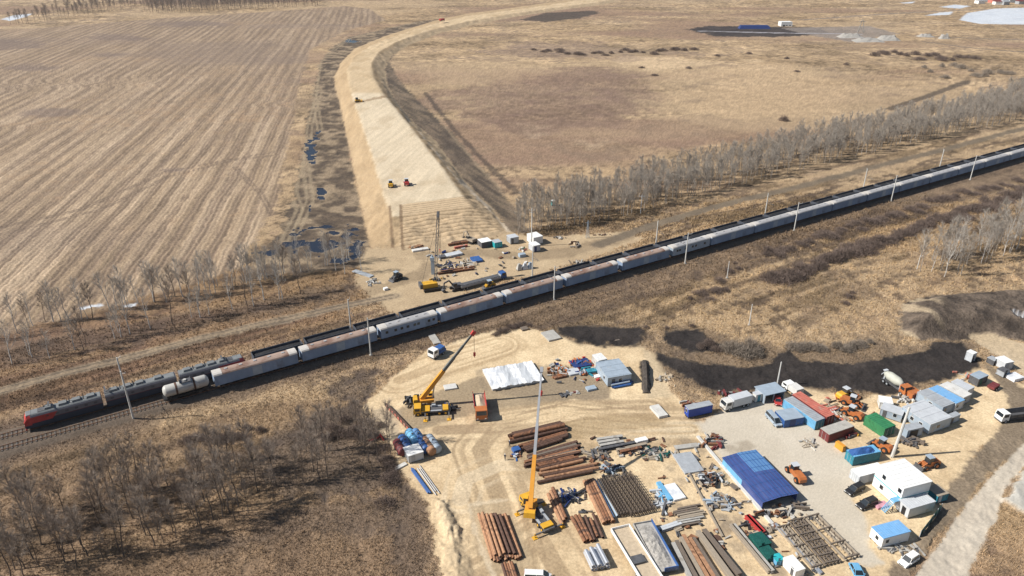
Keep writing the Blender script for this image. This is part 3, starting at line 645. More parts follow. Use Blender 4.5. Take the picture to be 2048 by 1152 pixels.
# coal gondolas of the farther train
def make_gondola():
    t = thing('coal_wagon', 'dark open coal wagon in the farther train behind the pale wagons', 'railway wagon', group='open coal wagons of the farther train')
    h = 6.95; b = MB()
    b.box(-h, h, -1.6, -1.5, 1.1, 3.55).box(-h, h, 1.5, 1.6, 1.1, 3.55).box(-h, -h + .1, -1.5, 1.5, 1.1, 3.55).box(h - .1, h, -1.5, 1.5, 1.1, 3.55).box(-h, h, -1.5, 1.5, 1.1, 1.2)
    for x in np.linspace(-h + .1, h - .1, 9):
        b.box(x - .09, x + .09, -1.7, -1.6, 1.1, 3.5).box(x - .09, x + .09, 1.6, 1.7, 1.1, 3.5)
    b.box(-h - .04, h + .04, -1.73, -1.6, 3.45, 3.62).box(-h - .04, h + .04, 1.6, 1.73, 3.45, 3.62)
    b.build('body', 'gond', t)
    MB().heap(-h + .1, h - .1, -1.5, 1.5, 2.85, .42, 5, 16, 4).build('coal_load', 'coal', t)
    MB().box(-h, h, -.5, .5, .75, 1.1).tube((-h - .55, 0, .95), (h + .55, 0, .95), .14, n=6).build('underframe', 'black', t)
    bogie(t, -4.3); bogie(t, 4.3)
    return t
g0 = make_gondola()
for k in range(31):
    o = g0 if k == 0 else copy_tree(g0)
    place(o, RP(-31.2 + 7.5 + k * 15.02, FT, RZ + .3), RD)
# three-section electric locomotive
def loco_section(s0, s1, front, label):
    L = s1 - s0 - .8; h = L / 2
    t = thing('locomotive_section', label, 'locomotive', RP((s0 + s1) / 2, FT, RZ + .3), RD if front >= 0 else RD + math.pi)
    nose = 1.6 if front else 0
    MB().box(-h, h - nose, -1.6, 1.6, .75, 2.35).build('lower_body', 'loconavy', t)
    MB().prism([(-1.6, 2.35), (1.6, 2.35), (1.6, 3.6), (1.35, 4.0), (-1.35, 4.0), (-1.6, 3.6)], -h, h - nose).build('upper_body', 'locogrey', t)
    r = MB().prism([(-1.36, 3.98), (1.36, 3.98), (1.1, 4.22), (-1.1, 4.22)], -h + .1, h - nose - .3).build('roof', 'locoroof', t)
    e = MB()
    for x in (-h + 2.2, -h + 5.4, -h + 8.4, h - nose - 4.2):
        e.box(x - 1.0, x + 1.0, -.85, .85, 4.2, 4.75, tx=.15, ty=.15)
    e.build('roof_equipment', 'locoroof', r)
    e = MB()
    for x in (-h + 3.8, -h + 6.9): e.tube((x, -.5, 4.2), (x, -.5, 5.1), .1, n=6).tube((x, .5, 4.2), (x, .5, 5.1), .1, n=6).box(x - .06, x + .06, -.6, .6, 5.0, 5.1)
    e.build('insulators', 'black', r)
    px = h - nose - 3.2 if front else -h + 1.5
    MB().beam((px - 1.3, 0, 4.3), (px + .2, 0, 4.9), .1, .1).beam((px + .2, 0, 4.9), (px - 1.1, 0, 5.35), .1, .1).box(px - 1.3, px - .9, -1.0, 1.0, 5.3, 5.4).box(px - 1.5, px + 1.5, -.9, .9, 4.22, 4.34).build('pantograph', 'dgrey', r)
    for x in np.linspace(-h + 1.5, h - nose - 3.5, 6):
        for y in (-1.63, 1.6): MB().box(x - .35, x + .35, y, y + .03, 2.75, 3.25).build('side_grille', 'dgrey', t)
    MB().box(-h, h - nose, -1.625, -1.6, 2.28, 2.40).box(-h, h - nose, 1.6, 1.625, 2.28, 2.40).build('stripe', 'dred', t)
    if front:
        n = MB()
        secs = [(h - nose, [(-1.6, 1.5), (1.6, 1.5), (1.6, 3.5), (1.3, 4.05), (-1.3, 4.05), (-1.6, 3.5)]), (h - .75, [(-1.55, 1.5), (1.55, 1.5), (1.5, 3.3), (1.2, 3.95), (-1.2, 3.95), (-1.5, 3.3)]), (h, [(-1.35, 1.5), (1.35, 1.5), (1.3, 2.3), (1.1, 2.6), (-1.1, 2.6), (-1.3, 2.3)])]
        n.rings([[(x, y, z) for y, z in p] for x, p in secs]); n.build('cab', 'red', t); MB().rings([[(x, -y, .7), (x, y, .7), (x, y, 1.5), (x, -y, 1.5)] for x, y in ((h - nose, 1.6), (h - .7, 1.56), (h + .02, 1.36))]).build('nose_skirt', 'loconavy', t); MB().box(h - nose - .4, h - .7, -1.2, 1.2, 4.0, 4.2, 0, .15, .1).build('cab_roof', 'locoroof', t)
        MB().add([(h - .70, -1.15, 3.72), (h - .70, 1.15, 3.72), (h + .02, 1.05, 2.62), (h + .02, -1.05, 2.62)], [(0, 1, 2, 3)]).build('windscreen', 'glass', t)
        for y in (-.95, .95): MB().tube((h - .02, y, 1.6), (h + .06, y, 1.6), .2, n=8).build('headlight', 'white', t)
        MB().box(h - .3, h + .05, -1.5, 1.5, .35, .75).build('snowplough', 'red', t)
        # red flash that runs back along the side
        for y in (-1.63, 1.6):
            MB().prismy([(h - nose, 1.9), (h - nose - 4.4, 1.9), (h - nose - 5.8, 3.55), (h - nose, 3.55)], y, y + .03).build('flash', 'red', t)
    MB().box(-h + .3, h - nose, -1.3, 1.3, .3, .75).build('underframe', 'black', t)
    for x in (-h + 2.6, -h + 6.6, h - 6.6, h - 2.8): bogie(t, x)
loco_section(-86.2, -68.2, -1, 'leading locomotive section with bright red nose, at the left end of the farther train')
loco_section(-68.2, -50.4, 0, 'middle locomotive section without a cab, between the two red nosed sections')
loco_section(-50.4, -32.4, 1, 'rear locomotive section with red cab, half hidden behind the first covered wagon')

# catenary masts, near row at photographed points and the far row opposite
def mast(loc, hgt, side, label, group):
    t = thing('catenary_mast', label, 'mast', loc, RD, group)
    MB().tube((0, 0, -.4), (0, 0, hgt), .26, .16, n=8).build('pole', 'lconc', t)
    MB().beam((0, 0, 7.2), (0, side * 4.3, 7.6), .09, .09).beam((0, 0, 8.6), (0, side * 3.6, 7.55), .06, .06).tube((0, side * 3.2, 7.5), (0, side * 3.2, 7.0), .07, n=6).build('bracket', 'dgrey', t)
    MB().beam((-.1, 0, hgt - .5), (.9, -side * .9, hgt - .3), .08, .08).tube((.9, -side * .9, hgt - .3), (.9, -side * .9, hgt + .1), .06, n=6).build('feeder_arm', 'lconc', t)
    MB().box(-.4, .4, -.4, .4, -.3, .25).build('footing', 'conc', t)
pole_px = [(268, 841), (742, 711), (1108, 600), (1370, 528), (1588, 462), (1782, 403), (1940, 360)]
mlab = ['tall pale catenary mast beside the locomotive at the left', 'pale catenary mast in front of the second covered wagon, near the blue truck', 'pale catenary mast standing above the north edge of the sand yard', 'pale catenary mast in front of the greyer crew wagon',
        'pale catenary mast before the bright wagons, third from the right', 'pale catenary mast, second from the right along the train', 'farthest pale catenary mast at the right end of the train']
for (q, lb) in zip(pole_px, mlab):
    x, y = W(*q); mast((x, y, .1), 12.3 if q[0] != 268 else 14.5, 1, lb, 'near row of catenary masts')
for k, q in enumerate(pole_px):
    x, y = W(*q); s = (x - R0[0]) * RU[0] + (y - R0[1]) * RU[1]
    mast(RP(s + (0 if k != 2 else 4), 15.6 if k != 2 else 20.2, .1), 11.5, -1, ('slim catenary mast behind the farther train, opposite the %s' % ['locomotive', 'second covered wagon', 'grey hopper frames', 'greyer crew wagon', 'third mast from the right', 'second mast from the right', 'farthest near mast'][k]), 'far row of catenary masts')
# ------------------------------------------------------------ builders for site objects
def frame3(near, right, back):
    """near/right/back: photo pixels of three ground corners -> origin, yaw, length, depth"""
    n = WV(*near); r = WV(*right); b = WV(*back)
    d = r - n; yaw = math.atan2(d.y, d.x); L = d.length
    nrm = Vector((-math.sin(yaw), math.cos(yaw), 0)); D = (b - n).length
    return n, yaw, L, D
def box_room(near, right, back, h, label, cat='cabin', name='site_cabin', wall='lgrey', roof='grey', door=None, win=(), z=0.0, skid=.25, rib=0, roof_over=.12, D=None, group=None, ends=None, L=None, roofrib=0):
    n, yaw, L_, D_ = frame3(near, right, back); L = L or L_; D = D or D_
    t = thing(name, label, cat, (n.x, n.y, z), yaw, group)
    b = MB().box(0, L, 0, D, skid, h - .08)
    if rib:
        k = .2
        while k < L - .1: b.box(k, k + .1, -.045, 0, skid + .1, h - .2).box(k, k + .1, D, D + .045, skid + .1, h - .2); k += rib
        k = .2
        while k < D - .1: b.box(-.045, 0, k, k + .1, skid + .1, h - .2).box(L, L + .045, k, k + .1, skid + .1, h - .2); k += rib
    for x in (0, L):
        for y in (0, D): b.box(x - .07, x + .07, y - .07, y + .07, skid - .02, h - .06)
    b.build('walls', wall, t)
    o = roof_over; r = MB().box(-o, L + o, -o, D + o, h - .08, h + .06)
    if roofrib:
        k = .3
        ax = D > L
        while k < (D if ax else L) - .2:
            if ax: r.box(-o, L + o, k, k + .09, h + .06, h + .11)
            else: r.box(k, k + .09, -o, D + o, h + .06, h + .11)
            k += roofrib
    r.build('roof', roof, t)
    s = MB()
    if skid > .05:
        for y in (.2, D / 2, D - .35): s.box(.05, L - .05, y, y + .16, 0, skid)
        s.build('skids', 'dgrey', t)
    def side(face, u, w_, z0, z1, nm, mat):
        if face == 'f': m = MB().box(u, u + w_, -.06, .02, z0, z1)
        elif face == 'l': m = MB().box(-.06, .02, u, u + w_, z0, z1)
        elif face == 'r': m = MB().box(L - .02, L + .06, u, u + w_, z0, z1)
        else: return
        p = m.build(nm, mat, t)
        if nm == 'window':
            if face == 'f': MB().box(u - .07, u + w_ + .07, -.04, 0, z0 - .07, z1 + .07).build('frame', 'white', p)
            else: MB().box(-.04, 0, u - .07, u + w_ + .07, z0 - .07, z1 + .07).build('frame', 'white', p)
    for f, u, w_ in win: side(f, u, w_, skid + .95, skid + 1.85, 'window', 'glass')
    if door:
        f, u, w_, m = door; side(f, u, w_, skid + .05, skid + 2.0, 'door', m)
    t['_L'] = L; t['_D'] = D
    return t
def container(near, right, back, label, col, roofcol=None, h=2.6, z=0.0, D=None, L=None, group=None, endcol=None, name='shipping_container'):
    t = box_room(near, right, back, h, label, 'container', name, col, roofcol or col, None, (), z, .12, .42, .03, D, group, None, L, .6)
    L, D = t['_L'], t['_D']
    e = endcol or col
    if L < D:      # doors on the short front
        for k in (0, 1): MB().box(.1 + k * (L / 2 - .07), L / 2 + k * (L / 2 - .1) - .03, -.09, -.05, .2, h - .2).build('door', e, t)
        b = MB()
        for x in (L * .3, L * .7): b.tube((x, -.13, .25), (x, -.13, h - .25), .035, n=6)
        b.build('lock_bars', 'lgrey', t)
    else:
        for k in (0, 1): MB().box(-.09, -.05, .1 + k * (D / 2 - .07), D / 2 + k * (D / 2 - .1) - .03, .2, h - .2).build('door', e, t)
        b = MB()
        for y in (D * .3, D * .7): b.tube((-.13, y, .25), (-.13, y, h - .25), .035, n=6)
        b.build('lock_bars', 'lgrey', t)
    return t
def wheels(t, xs, half, r, wdt=.3, hub='lgrey', nm='wheel'):
    for x in xs:
        for s in (-1, 1):
            o = MB().tube((x, s * (half - wdt / 2), r), (x, s * (half + wdt / 2), r), r, n=14).build(nm, 'rubber', t)
            MB().tube((x, s * (half + wdt / 2 - .02), r), (x, s * (half + wdt / 2 + .03), r), r * .5, n=10).build('rim', hub, o)
def heading(a, b):
    p, q = WV(*a), WV(*b); d = q - p; return (p + q) / 2, math.atan2(d.y, d.x), d.length
def car(rear, front, label, paint, kind='suv', L=4.7):
    c, yaw, _ = heading(rear, front)
    t = thing('parked_car', label, 'car', (c.x, c.y, .02), yaw)
    h = {'suv': 1.72, 'sedan': 1.42, 'van': 1.95}[kind]; hl = L / 2; w_ = .92; bz = h * .56
    b = MB()
    prof = [(-hl, .38), (-hl + .05, bz * .98), (-hl * .55, bz * 1.02), (hl * .42, bz), (hl * .93, bz * .80), (hl, bz * .62), (hl, .35)]
    secs = [(-w_, .9), (-w_ * .97, 1.0), (w_ * .97, 1.0), (w_, .9)]
    rings = []
    for y, k in secs: rings.append([(x * (.985 if k < 1 else 1), y, .32 + (z - .32) * k) for x, z in prof])
    b.rings(rings); b.build('body', paint, t)
    r0, r1 = (-hl * .93, hl * .14) if kind != 'sedan' else (-hl * .62, hl * .12)
    g0_, g1_ = (-hl * .97, hl * .48) if kind != 'sedan' else (-hl * .86, hl * .44)
    if kind == 'van': r1, g1_ = hl * .42, hl * .78
    gb = MB(); gb.add([(g0_, -w_ * .9, bz - .02), (g1_, -w_ * .9, bz - .02), (g1_, w_ * .9, bz - .02), (g0_, w_ * .9, bz - .02), (r0, -w_ * .74, h - .05), (r1, -w_ * .74, h - .05), (r1, w_ * .74, h - .05), (r0, w_ * .74, h - .05)],
        [(4, 5, 6, 7), (0, 1, 5, 4), (1, 2, 6, 5), (2, 3, 7, 6), (3, 0, 4, 7)]); gb.build('windows', 'glass', t)
    rb = MB().box(r0 - .02, r1 + .02, -w_ * .75, w_ * .75, h - .06, h, tx=.06, ty=.06)
    for x0, x1 in ((g0_ * .55 + r0 * .45, r0 * .75),):
        pass
    rb.beam((g1_, w_ * .9, bz), (r1, w_ * .74, h - .04), .07, .06).beam((g1_, -w_ * .9, bz), (r1, -w_ * .74, h - .04), .07, .06).beam((g0_, w_ * .9, bz), (r0, w_ * .74, h - .04), .12, .06).beam((g0_, -w_ * .9, bz), (r0, -w_ * .74, h - .04), .12, .06)
    rb.beam((-.2, w_ * .905, bz), (-.2, w_ * .755, h - .04), .1, .06).beam((-.2, -w_ * .905, bz), (-.2, -w_ * .755, h - .04), .1, .06)
    rb.build('roof', paint, t)
    wheels(t, (-hl * .62, hl * .62), w_ - .12, .36, .24, 'lgrey')
    for s in (-1, 1):
        MB().box(hl - .06, hl + .02, s * .62 - .2, s * .62 + .2, bz * .66, bz * .8).build('headlight', 'white', t)
        MB().box(-hl - .02, -hl + .08, s * .7 - .15, s * .7 + .15, bz * .72, bz * .95).build('tail_light', 'red', t)
        MB().box(g1_ - .35, g1_ - .15, s * w_ - .02 + (0 if s > 0 else -.16), s * w_ + .18 + (0 if s > 0 else -.16), bz - .02, bz + .16).build('mirror', paint, t)
    MB().box(hl - .05, hl + .04, -.5, .5, .45, .62).build('grille', 'black', t)
    return t
def truck_cab(t, x0, x1, h, col, w_=1.22, zb=.75):
    b = MB(); b.prismy([(x0, zb), (x1, zb), (x1, zb + (h - zb) * .48), (x1 - .28, h), (x0, h)], -w_, w_); c = b.build('cab', col, t)
    k = zb + (h - zb) * .5
    MB().add([(x1 - .01, -w_ * .88, k), (x1 - .01, w_ * .88, k), (x1 - .24, w_ * .84, h - .15), (x1 - .24, -w_ * .84, h - .15)], [(0, 1, 2, 3)]).add([(x1 + .01, -w_ * .88, k), (x1 + .01, w_ * .88, k), (x1 - .22, w_ * .84, h - .15), (x1 - .22, -w_ * .84, h - .15)], [(3, 2, 1, 0)]).build('windscreen', 'glass', c)
    for s in (-1, 1):
        MB().box(x0 + .35, x1 - .45, s * w_ - .015, s * w_ + .015, k, h - .2).build('side_window', 'glass', c)
        MB().box(x1 - .02, x1 + .04, s * .85 - .17, s * .85 + .17, zb + .1, zb + .3).build('headlight', 'white', c)
    MB().box(x1 - .05, x1 + .06, -w_, w_, zb - .3, zb - .02).build('bumper', 'dgrey', c)
    return c
def lorry(rear, front, label, cabcol, kind, bodycol='grey', load=None, L=None, z=0, cat='truck', name='truck'):
    c, yaw, L0 = heading(rear, front); L = L or L0; h = L / 2
    t = thing(name, label, cat, (c.x, c.y, z), yaw)
    MB().box(-h, h - .3, -.5, .5, .7, .95).box(-h, h - .2, -1.0, -.6, .75, .9).box(-h, h - .2, .6, 1.0, .75, .9).build('chassis', 'dgrey', t)
    truck_cab(t, h - 2.1, h, 2.9 if kind != 'small' else 2.3, cabcol)
    wheels(t, [h - 1.3] + ([-h + 1.0, -h + 2.3] if L > 6.2 else [-h + 1.2]), 1.05, .52, .36, 'grey')
    a, e = -h, h - 2.35
    if kind == 'dump':
        b = MB().add([(a + .3, -1.0, 1.1), (e, -1.0, 1.1), (e, 1.0, 1.1), (a + .3, 1.0, 1.1), (a - .1, -1.25, 2.3), (e + .05, -1.25, 2.5), (e + .05, 1.25, 2.5), (a - .1, 1.25, 2.3)], [(0, 3, 2, 1), (0, 1, 5, 4), (1, 2, 6, 5), (2, 3, 7, 6)])
        for x in np.linspace(a + .6, e - .3, 5): b.beam((x, -1.03, 1.1), (x, -1.3, 2.4), .12, .1).beam((x, 1.03, 1.1), (x, 1.3, 2.4), .12, .1)
        b.box(e, e + .9, -1.2, 1.2, 2.5, 2.6).box(a - .1, e + .1, -1.34, -1.24, 2.3, 2.46).box(a - .1, e + .1, 1.24, 1.34, 2.3, 2.46)
        bd = b.build('dump_bed', bodycol, t)
        if load: MB().heap(a, e, -1.15, 1.15, 1.9, .6, 3, 6, 4).build('load', load, t)
    elif kind == 'flat':
        MB().box(a, e, -1.25, 1.25, 1.0, 1.2).box(a, e, -1.28, -1.22, 1.2, 1.75).box(a, e, 1.22, 1.28, 1.2, 1.75).box(a - .03, a + .03, -1.22, 1.22, 1.2, 1.75).box(e - .05, e + .02, -1.25, 1.25, 1.2, 2.4).build('flat_bed', bodycol, t)
        if load: MB().box(a + .1, e - .1, -1.15, 1.15, 1.2, 2.5 if L < 6 else 1.9, 0, .1, .1).build('load', load, t)
    elif kind in ('box', 'small'):
        top = 3.3 if kind == 'box' else 2.6
        b = MB().box(a, e, -1.25, 1.25, 1.0, top)
        o = b.build('box_body', bodycol, t)
        p = MB()
        for x in np.arange(a + .4, e - .9, 1.25): p.box(x, x + .95, -1.27, -1.24, 1.5, top - .5)
        if kind == 'box': p.build('side_panels', 'dgrey', o)
    elif kind == 'mixer':
        MB().lathe_x([(a - .2, .35), (a + .3, .75), (a + 1.6, 1.25), (e - 1.6, 1.25), (e - .3, .7), (e - .1, .4)], 18, 0, 2.35).build('drum', 'drum', t, True)
        MB().box(e - .3, e, -.7, .7, .95, 2.6).box(a + .5, a + .8, -.8, .8, .95, 1.9).beam((a - .3, 0, 2.4), (a - 1.0, 0, 1.3), .5, .15).box(a - .3, a + .2, -.5, .5, 2.9, 3.3, 0, -.15, -.15).build('frame', bodycol, t)
    return t
def loader(rear, front, label, col, bucket=True, name='wheel_loader', L=6.4, cat='loader', small=False):
    c, yaw, _ = heading(rear, front)
    t = thing(name, label, cat, (c.x, c.y, 0), yaw); h = L / 2
    MB().prismy([(-h, .8), (0, .8), (0, 1.9), (-h + .5, 2.0), (-h, 1.6)], -.85, .85).build('engine_hood', col, t)
    MB().box(-.1, 1.4, -.8, .8, .7, 1.25).box(.8, 1.5, -.5, .5, 1.2, 1.6).build('front_frame', col, t)
    cb = MB().box(-.7, .7, -.75, .75, 1.5, 3.0, 0, .12, .1).build('cab', 'glass', t)
    MB().box(-.75, .75, -.8, .8, 2.98, 3.12).build('cab_roof', 'lgrey' if not small else 'bgrey', cb)
    r = .72 if not small else .55
    wheels(t, (-h + 1.2,), .95, r if not small else .8, .5, col); wheels(t, (1.25,), .95, r, .45, col)
    if bucket:
        b = MB()
        for s in (-.6, .6): b.beam((.9, s, 1.7), (h - .3, s, .75), .16, .35)
        b.build('lift_arms', col, t)
        MB().prismy([(h - .4, .15), (h + .6, .1), (h + .5, .25), (h - .15, .45), (h - .1, 1.1), (h - .4, 1.0)], -1.25, 1.25).build('bucket', 'dgrey', t)
    return t
def tracks(t, L, half, hgt=.8, w_=.5):
    for s in (-1, 1):
        pr = [(-L / 2 + .3, 0), (L / 2 - .3, 0), (L / 2, hgt * .5), (L / 2 - .3, hgt), (-L / 2 + .3, hgt), (-L / 2, hgt * .5)]
        MB().prismy(pr, s * half - w_ / 2, s * half + w_ / 2).build('crawler_track', 'black', t)
def excavator(rear, front, label, col, reach=5.5):
    c, yaw, _ = heading(rear, front)
    t = thing('excavator', label, 'excavator', (c.x, c.y, 0), yaw)
    tracks(t, 4.2, 1.2)
    MB().box(-2.2, 1.2, -1.3, 1.3, 1.0, 2.0, 0, .1, .08).tube((0, 0, .6), (0, 0, 1.0), .8, n=12).build('house', col, t)
    cb = MB().box(.1, 1.5, .35, 1.3, 1.9, 2.9, 0, .1, .05).build('cab', 'glass', t)
    MB().box(.05, 1.5, .3, 1.32, 2.88, 2.98).build('cab_roof', col, cb)
    MB().beam((1.0, -.2, 1.7), (reach * .5, -.2, 3.9), .4, .5).beam((reach * .5, -.2, 3.9), (reach * .85, -.2, 3.4), .35, .45).build('boom', col, t)
    MB().beam((reach * .85, -.2, 3.5), (reach * .95, -.2, 1.3), .3, .4).build('stick', col, t)
    MB().prismy([(reach * .75, .2), (reach * 1.0, .1), (reach * 1.08, .9), (reach * .9, 1.3)], -.75, .35).build('bucket', 'dgrey', t)
    return t
def roller(rear, front, label, col):
    c, yaw, _ = heading(rear, front)
    x, y = c.x, c.y
    t = thing('road_roller', label, 'roller', (x, y, EH), yaw)
    MB().tube((1.9, -1.1, .8), (1.9, 1.1, .8), .8, n=16).build('drum', 'lgrey', t)
    MB().box(.8, 2.9, -1.3, -1.12, .6, 1.0).box(.8, 2.9, 1.12, 1.3, .6, 1.0).box(.7, .95, -1.3, 1.3, .6, 1.1).build('drum_frame', col, t)
    MB().prismy([(-2.6, .8), (-.2, .8), (-.2, 1.7), (-2.4, 1.9)], -.95, .95).build('engine_hood', col, t)
    cb = MB().box(-.6, .8, -.85, .85, 1.4, 2.9, 0, .1, .1).build('cab', 'glass', t)
    MB().box(-.7, .9, -.95, .95, 2.9, 3.05).build('cab_roof', 'lgrey', cb)
    wheels(t, (-1.5,), .95, .75, .55, col)
def pipes(a0, a1, b0, b1, n, r, mats, label, group, name='steel_pipe', cat='pipe', jit=.5, z=0.0, beamlike=False, skip=0.0, mirror=False):
    A0, A1, B0, B1 = (WV(*q) for q in (a0, a1, b0, b1))
    for k in range(n):
        if rnd.random() < skip: continue
        f = k / max(1, n - 1) + (rnd.uniform(-.12, .12) / max(1, n - 1) if n > 1 else 0)
        p = A0.lerp(B0, f); q = A1.lerp(B1, f); d = q - p; L = d.length; dn = d.normalized()
        p = p + dn * rnd.uniform(-jit, jit); q = q + dn * rnd.uniform(-jit, jit); L = (q - p).length
        m = mats[int(rnd.random() * len(mats))] if isinstance(mats, list) else mats
        b = MB()
        if beamlike: b.box(0, L, -r, r, 0, 2 * r * .28).box(0, L, -r * .22, r * .22, 2 * r * .28, 2 * r * .72).box(0, L, -r, r, 2 * r * .72, 2 * r)
        else:
            nn = 10
            ro = [[(x, rr * math.cos(2 * math.pi * i / nn), r + rr * math.sin(2 * math.pi * i / nn)) for i in range(nn)] for x, rr in ((.25, r * .82), (0, r * .85), (0, r), (L, r), (L, r * .85), (L - .25, r * .82))]
            b.rings(ro, 0, True)
        o = b.build(name, m); o.location = (p.x, p.y, z + .12); o.rotation_euler = (0, 0, math.atan2(dn.y, dn.x))
        tag(o, label, cat, group)
def slab(near, right, back, h, label, mat, name='concrete_slab', cat='slab', z=0.02, D=None, group=None):
    n, yaw, L, D_ = frame3(near, right, back); D = D or D_
    o = MB().box(0, L, 0, D, 0, h, 0, .02, .02).build(name, mat); o.location = (n.x, n.y, z); o.rotation_euler = (0, 0, yaw)
    return tag(o, label, cat, group)
def post(base, hgt, r, label, mat='lconc', name='utility_pole', cat='pole', arms=0, lean=(0, 0), group=None, z=0):
    x, y = W(*base); t = thing(name, label, cat, (x, y, z), 0, group)
    MB().tube((0, 0, -.3), (lean[0], lean[1], hgt), r, r * .62, n=8).build('shaft', mat, t)
    if arms:
        b = MB().beam((-1.1, 0, hgt - .7), (1.1, 0, hgt - .7), .12, .14)
        if arms > 1: b.beam((-.8, 0, hgt - 1.6), (.8, 0, hgt - 1.6), .12, .14)
        b.build('cross_arm', mat, t)
        i = MB()
        for s in (-1, 0, 1): i.tube((s, 0, hgt - .6), (s, 0, hgt - .25), .08, n=6)
        i.build('insulators', 'lgrey', t)
    else: MB().box(-.35, .35, -.35, .35, -.1, .3).build('footing', 'conc', t)
    return t
def clutter(cx, cy, rx, ry, n, label, name, mats, sz=(.3, 1.4), hmax=.7, seed=0, cat='material heap', yaw=.24):
    """one heap of loose site material: boards, offcuts and bundles tumbled together"""
    r = random.Random(seed); c = WV(cx, cy); ex = abs(W(cx + rx, cy)[0] - c.x); ey = abs(W(cx, cy - ry)[1] - c.y)
    b = MB()
    for k in range(n):
        x, y = r.gauss(0, .45) * ex, r.gauss(0, .45) * ey; L = r.uniform(*sz) * (2.2 if r.random() < .4 else 1); w_ = r.uniform(.12, .5); h = r.uniform(.08, hmax); z = r.uniform(0, .25)
        a = r.choice((yaw, yaw + 1.57)) + r.gauss(0, .3); ca, sa = math.cos(a), math.sin(a)
        b.beam((x - ca * L / 2, y - sa * L / 2, z + h / 2 + r.uniform(-.05, .05)), (x + ca * L / 2, y + sa * L / 2, z + h / 2 + r.uniform(-.05, .1)), w_, h, r.randrange(len(mats)))
    o = b.build(name, mats); o.location = (c.x, c.y, 0); return tag(o, label, cat)
def crane(pos, yaw, pivot, tip, h, label, lower=.42, L=11.0):
    """mobile telescopic crane; pivot pixel = boom foot on the ground plan, tip pixel at height h"""
    c = WV(*pos); t = thing('mobile_crane', label, 'crane', (c.x, c.y, 0), yaw); hl = L / 2
    inv = Matrix.Rotation(-yaw, 4, 'Z')
    loc = lambda v: inv @ (v - c)
    pv = loc(WV(*pivot)); pv.z = 3.0; tp = loc(WV(tip[0], tip[1], h))
    MB().box(-hl, hl - 1.5, -1.2, 1.2, .9, 1.35).build('chassis', 'dgrey', t)
    MB().box(hl - 4.2, hl - 2.1, -1.25, 1.25, 1.36, 1.6).box(-hl + .5, -hl + 1.9, -1.2, 1.2, 1.36, 1.7).build('deck', 'yellow', t); MB().box(-hl + 2.2, hl - 4.4, -1.28, -.8, 1.36, 1.5).box(-hl + 2.2, hl - 4.4, .8, 1.28, 1.36, 1.5).box(-1, 0, -1.2, -.6, 1.5, 2.0).build('walkway', 'grey', t)
    truck_cab(t, hl - 2.0, hl, 2.5, 'yellow', 1.25, .7)
    wheels(t, (-hl + 1.2, -hl + 2.8, hl - 3.4, hl - 1.2), 1.08, .6, .42, 'yellow')
    for x in (-hl + .4, hl - 3.0):
        o = MB().box(x - .15, x + .15, -3.4, 3.4, .75, 1.0).build('outrigger', 'dgrey', t)
        for s in (-1, 1):
            MB().tube((x, s * 3.3, .05), (x, s * 3.3, 1.1), .12, n=8).box(x - .5, x + .5, s * 3.3 - .5, s * 3.3 + .5, .02, .14).build('jack', 'yellow', o)
    dr = Vector((tp.x - pv.x, tp.y - pv.y, 0)).normalized(); nr = Vector((-dr.y, dr.x, 0))
    # superstructure turned to the boom
    up = Matrix(((dr.x, nr.x, 0), (dr.y, nr.y, 0), (0, 0, 1)))
    def U(b):
        b.v = [tuple(Vector((pv.x, pv.y, 0)) + up @ Vector(v)) for v in b.v]; return b
    U(MB().tube((1.4, 0, 1.4), (1.4, 0, 1.75), 1.1, n=16).box(-1.6, 2.6, -1.15, 1.15, 1.7, 2.4)).build('superstructure', 'boom', t)
    U(MB().box(-2.7, -1.5, -1.25, 1.25, 1.6, 2.9, 0, .1, .1)).build('counterweight', 'yellow', t)
    cb = U(MB().box(1.3, 2.9, .75, 1.75, 1.6, 3.1, 0, .15, .05)).build('operator_cab', 'glass', t)
    U(MB().box(1.35, 2.75, .72, 1.78, 3.08, 3.2)).build('cab_roof', 'yellow', cb)
    P0 = Vector((pv.x, pv.y, pv.z)) ; d = tp - P0; Lb = d.length
    MB().beam(P0 - d.normalized() * .8, P0 + d * lower, 1.0, 1.15, 0, .8, .95).build('boom_base', 'boom', t)
    q1 = lower + (1 - lower) * .36; q2 = lower + (1 - lower) * .68
    MB().beam(P0 + d * lower, P0 + d * q1, .62, .74).build('boom_section', 'bgreyboom' if lower < .4 else 'dboom', t)
    MB().beam(P0 + d * q1, P0 + d * q2, .50, .60).build('boom_section', 'bgreyboom' if lower < .4 else 'dboom', t)
    MB().beam(P0 + d * q2, tp, .40, .48).build('boom_section', 'bgreyboom' if lower < .4 else 'dboom', t)
    hd = MB().beam(tp - d.normalized() * .3, tp + d.normalized() * .9, .7, .9).build('boom_head', 'red' if lower > .4 else 'bgreyboom', t)
    mid = P0 + d * (lower * .55); foot = Vector((pv.x, pv.y, 0)) + up @ Vector((2.3, 0, 2.2))
    MB().tube(foot, mid - Vector((0, 0, .4)), .22, n=8).build('luffing_cylinder', 'steel', t)
    hk = tp + d.normalized() * .6; hz = h - 5.5
    MB().tube((hk.x, hk.y, hk.z), (hk.x, hk.y, hz), .05, n=5).build('hoist_rope', 'black', t)
    MB().box(hk.x - .3, hk.x + .3, hk.y - .2, hk.y + .2, hz - .9, hz).tube((hk.x, hk.y, hz - 1.4), (hk.x, hk.y, hz - .9), .12, n=6).build('hook_block', 'red', t)
    return t
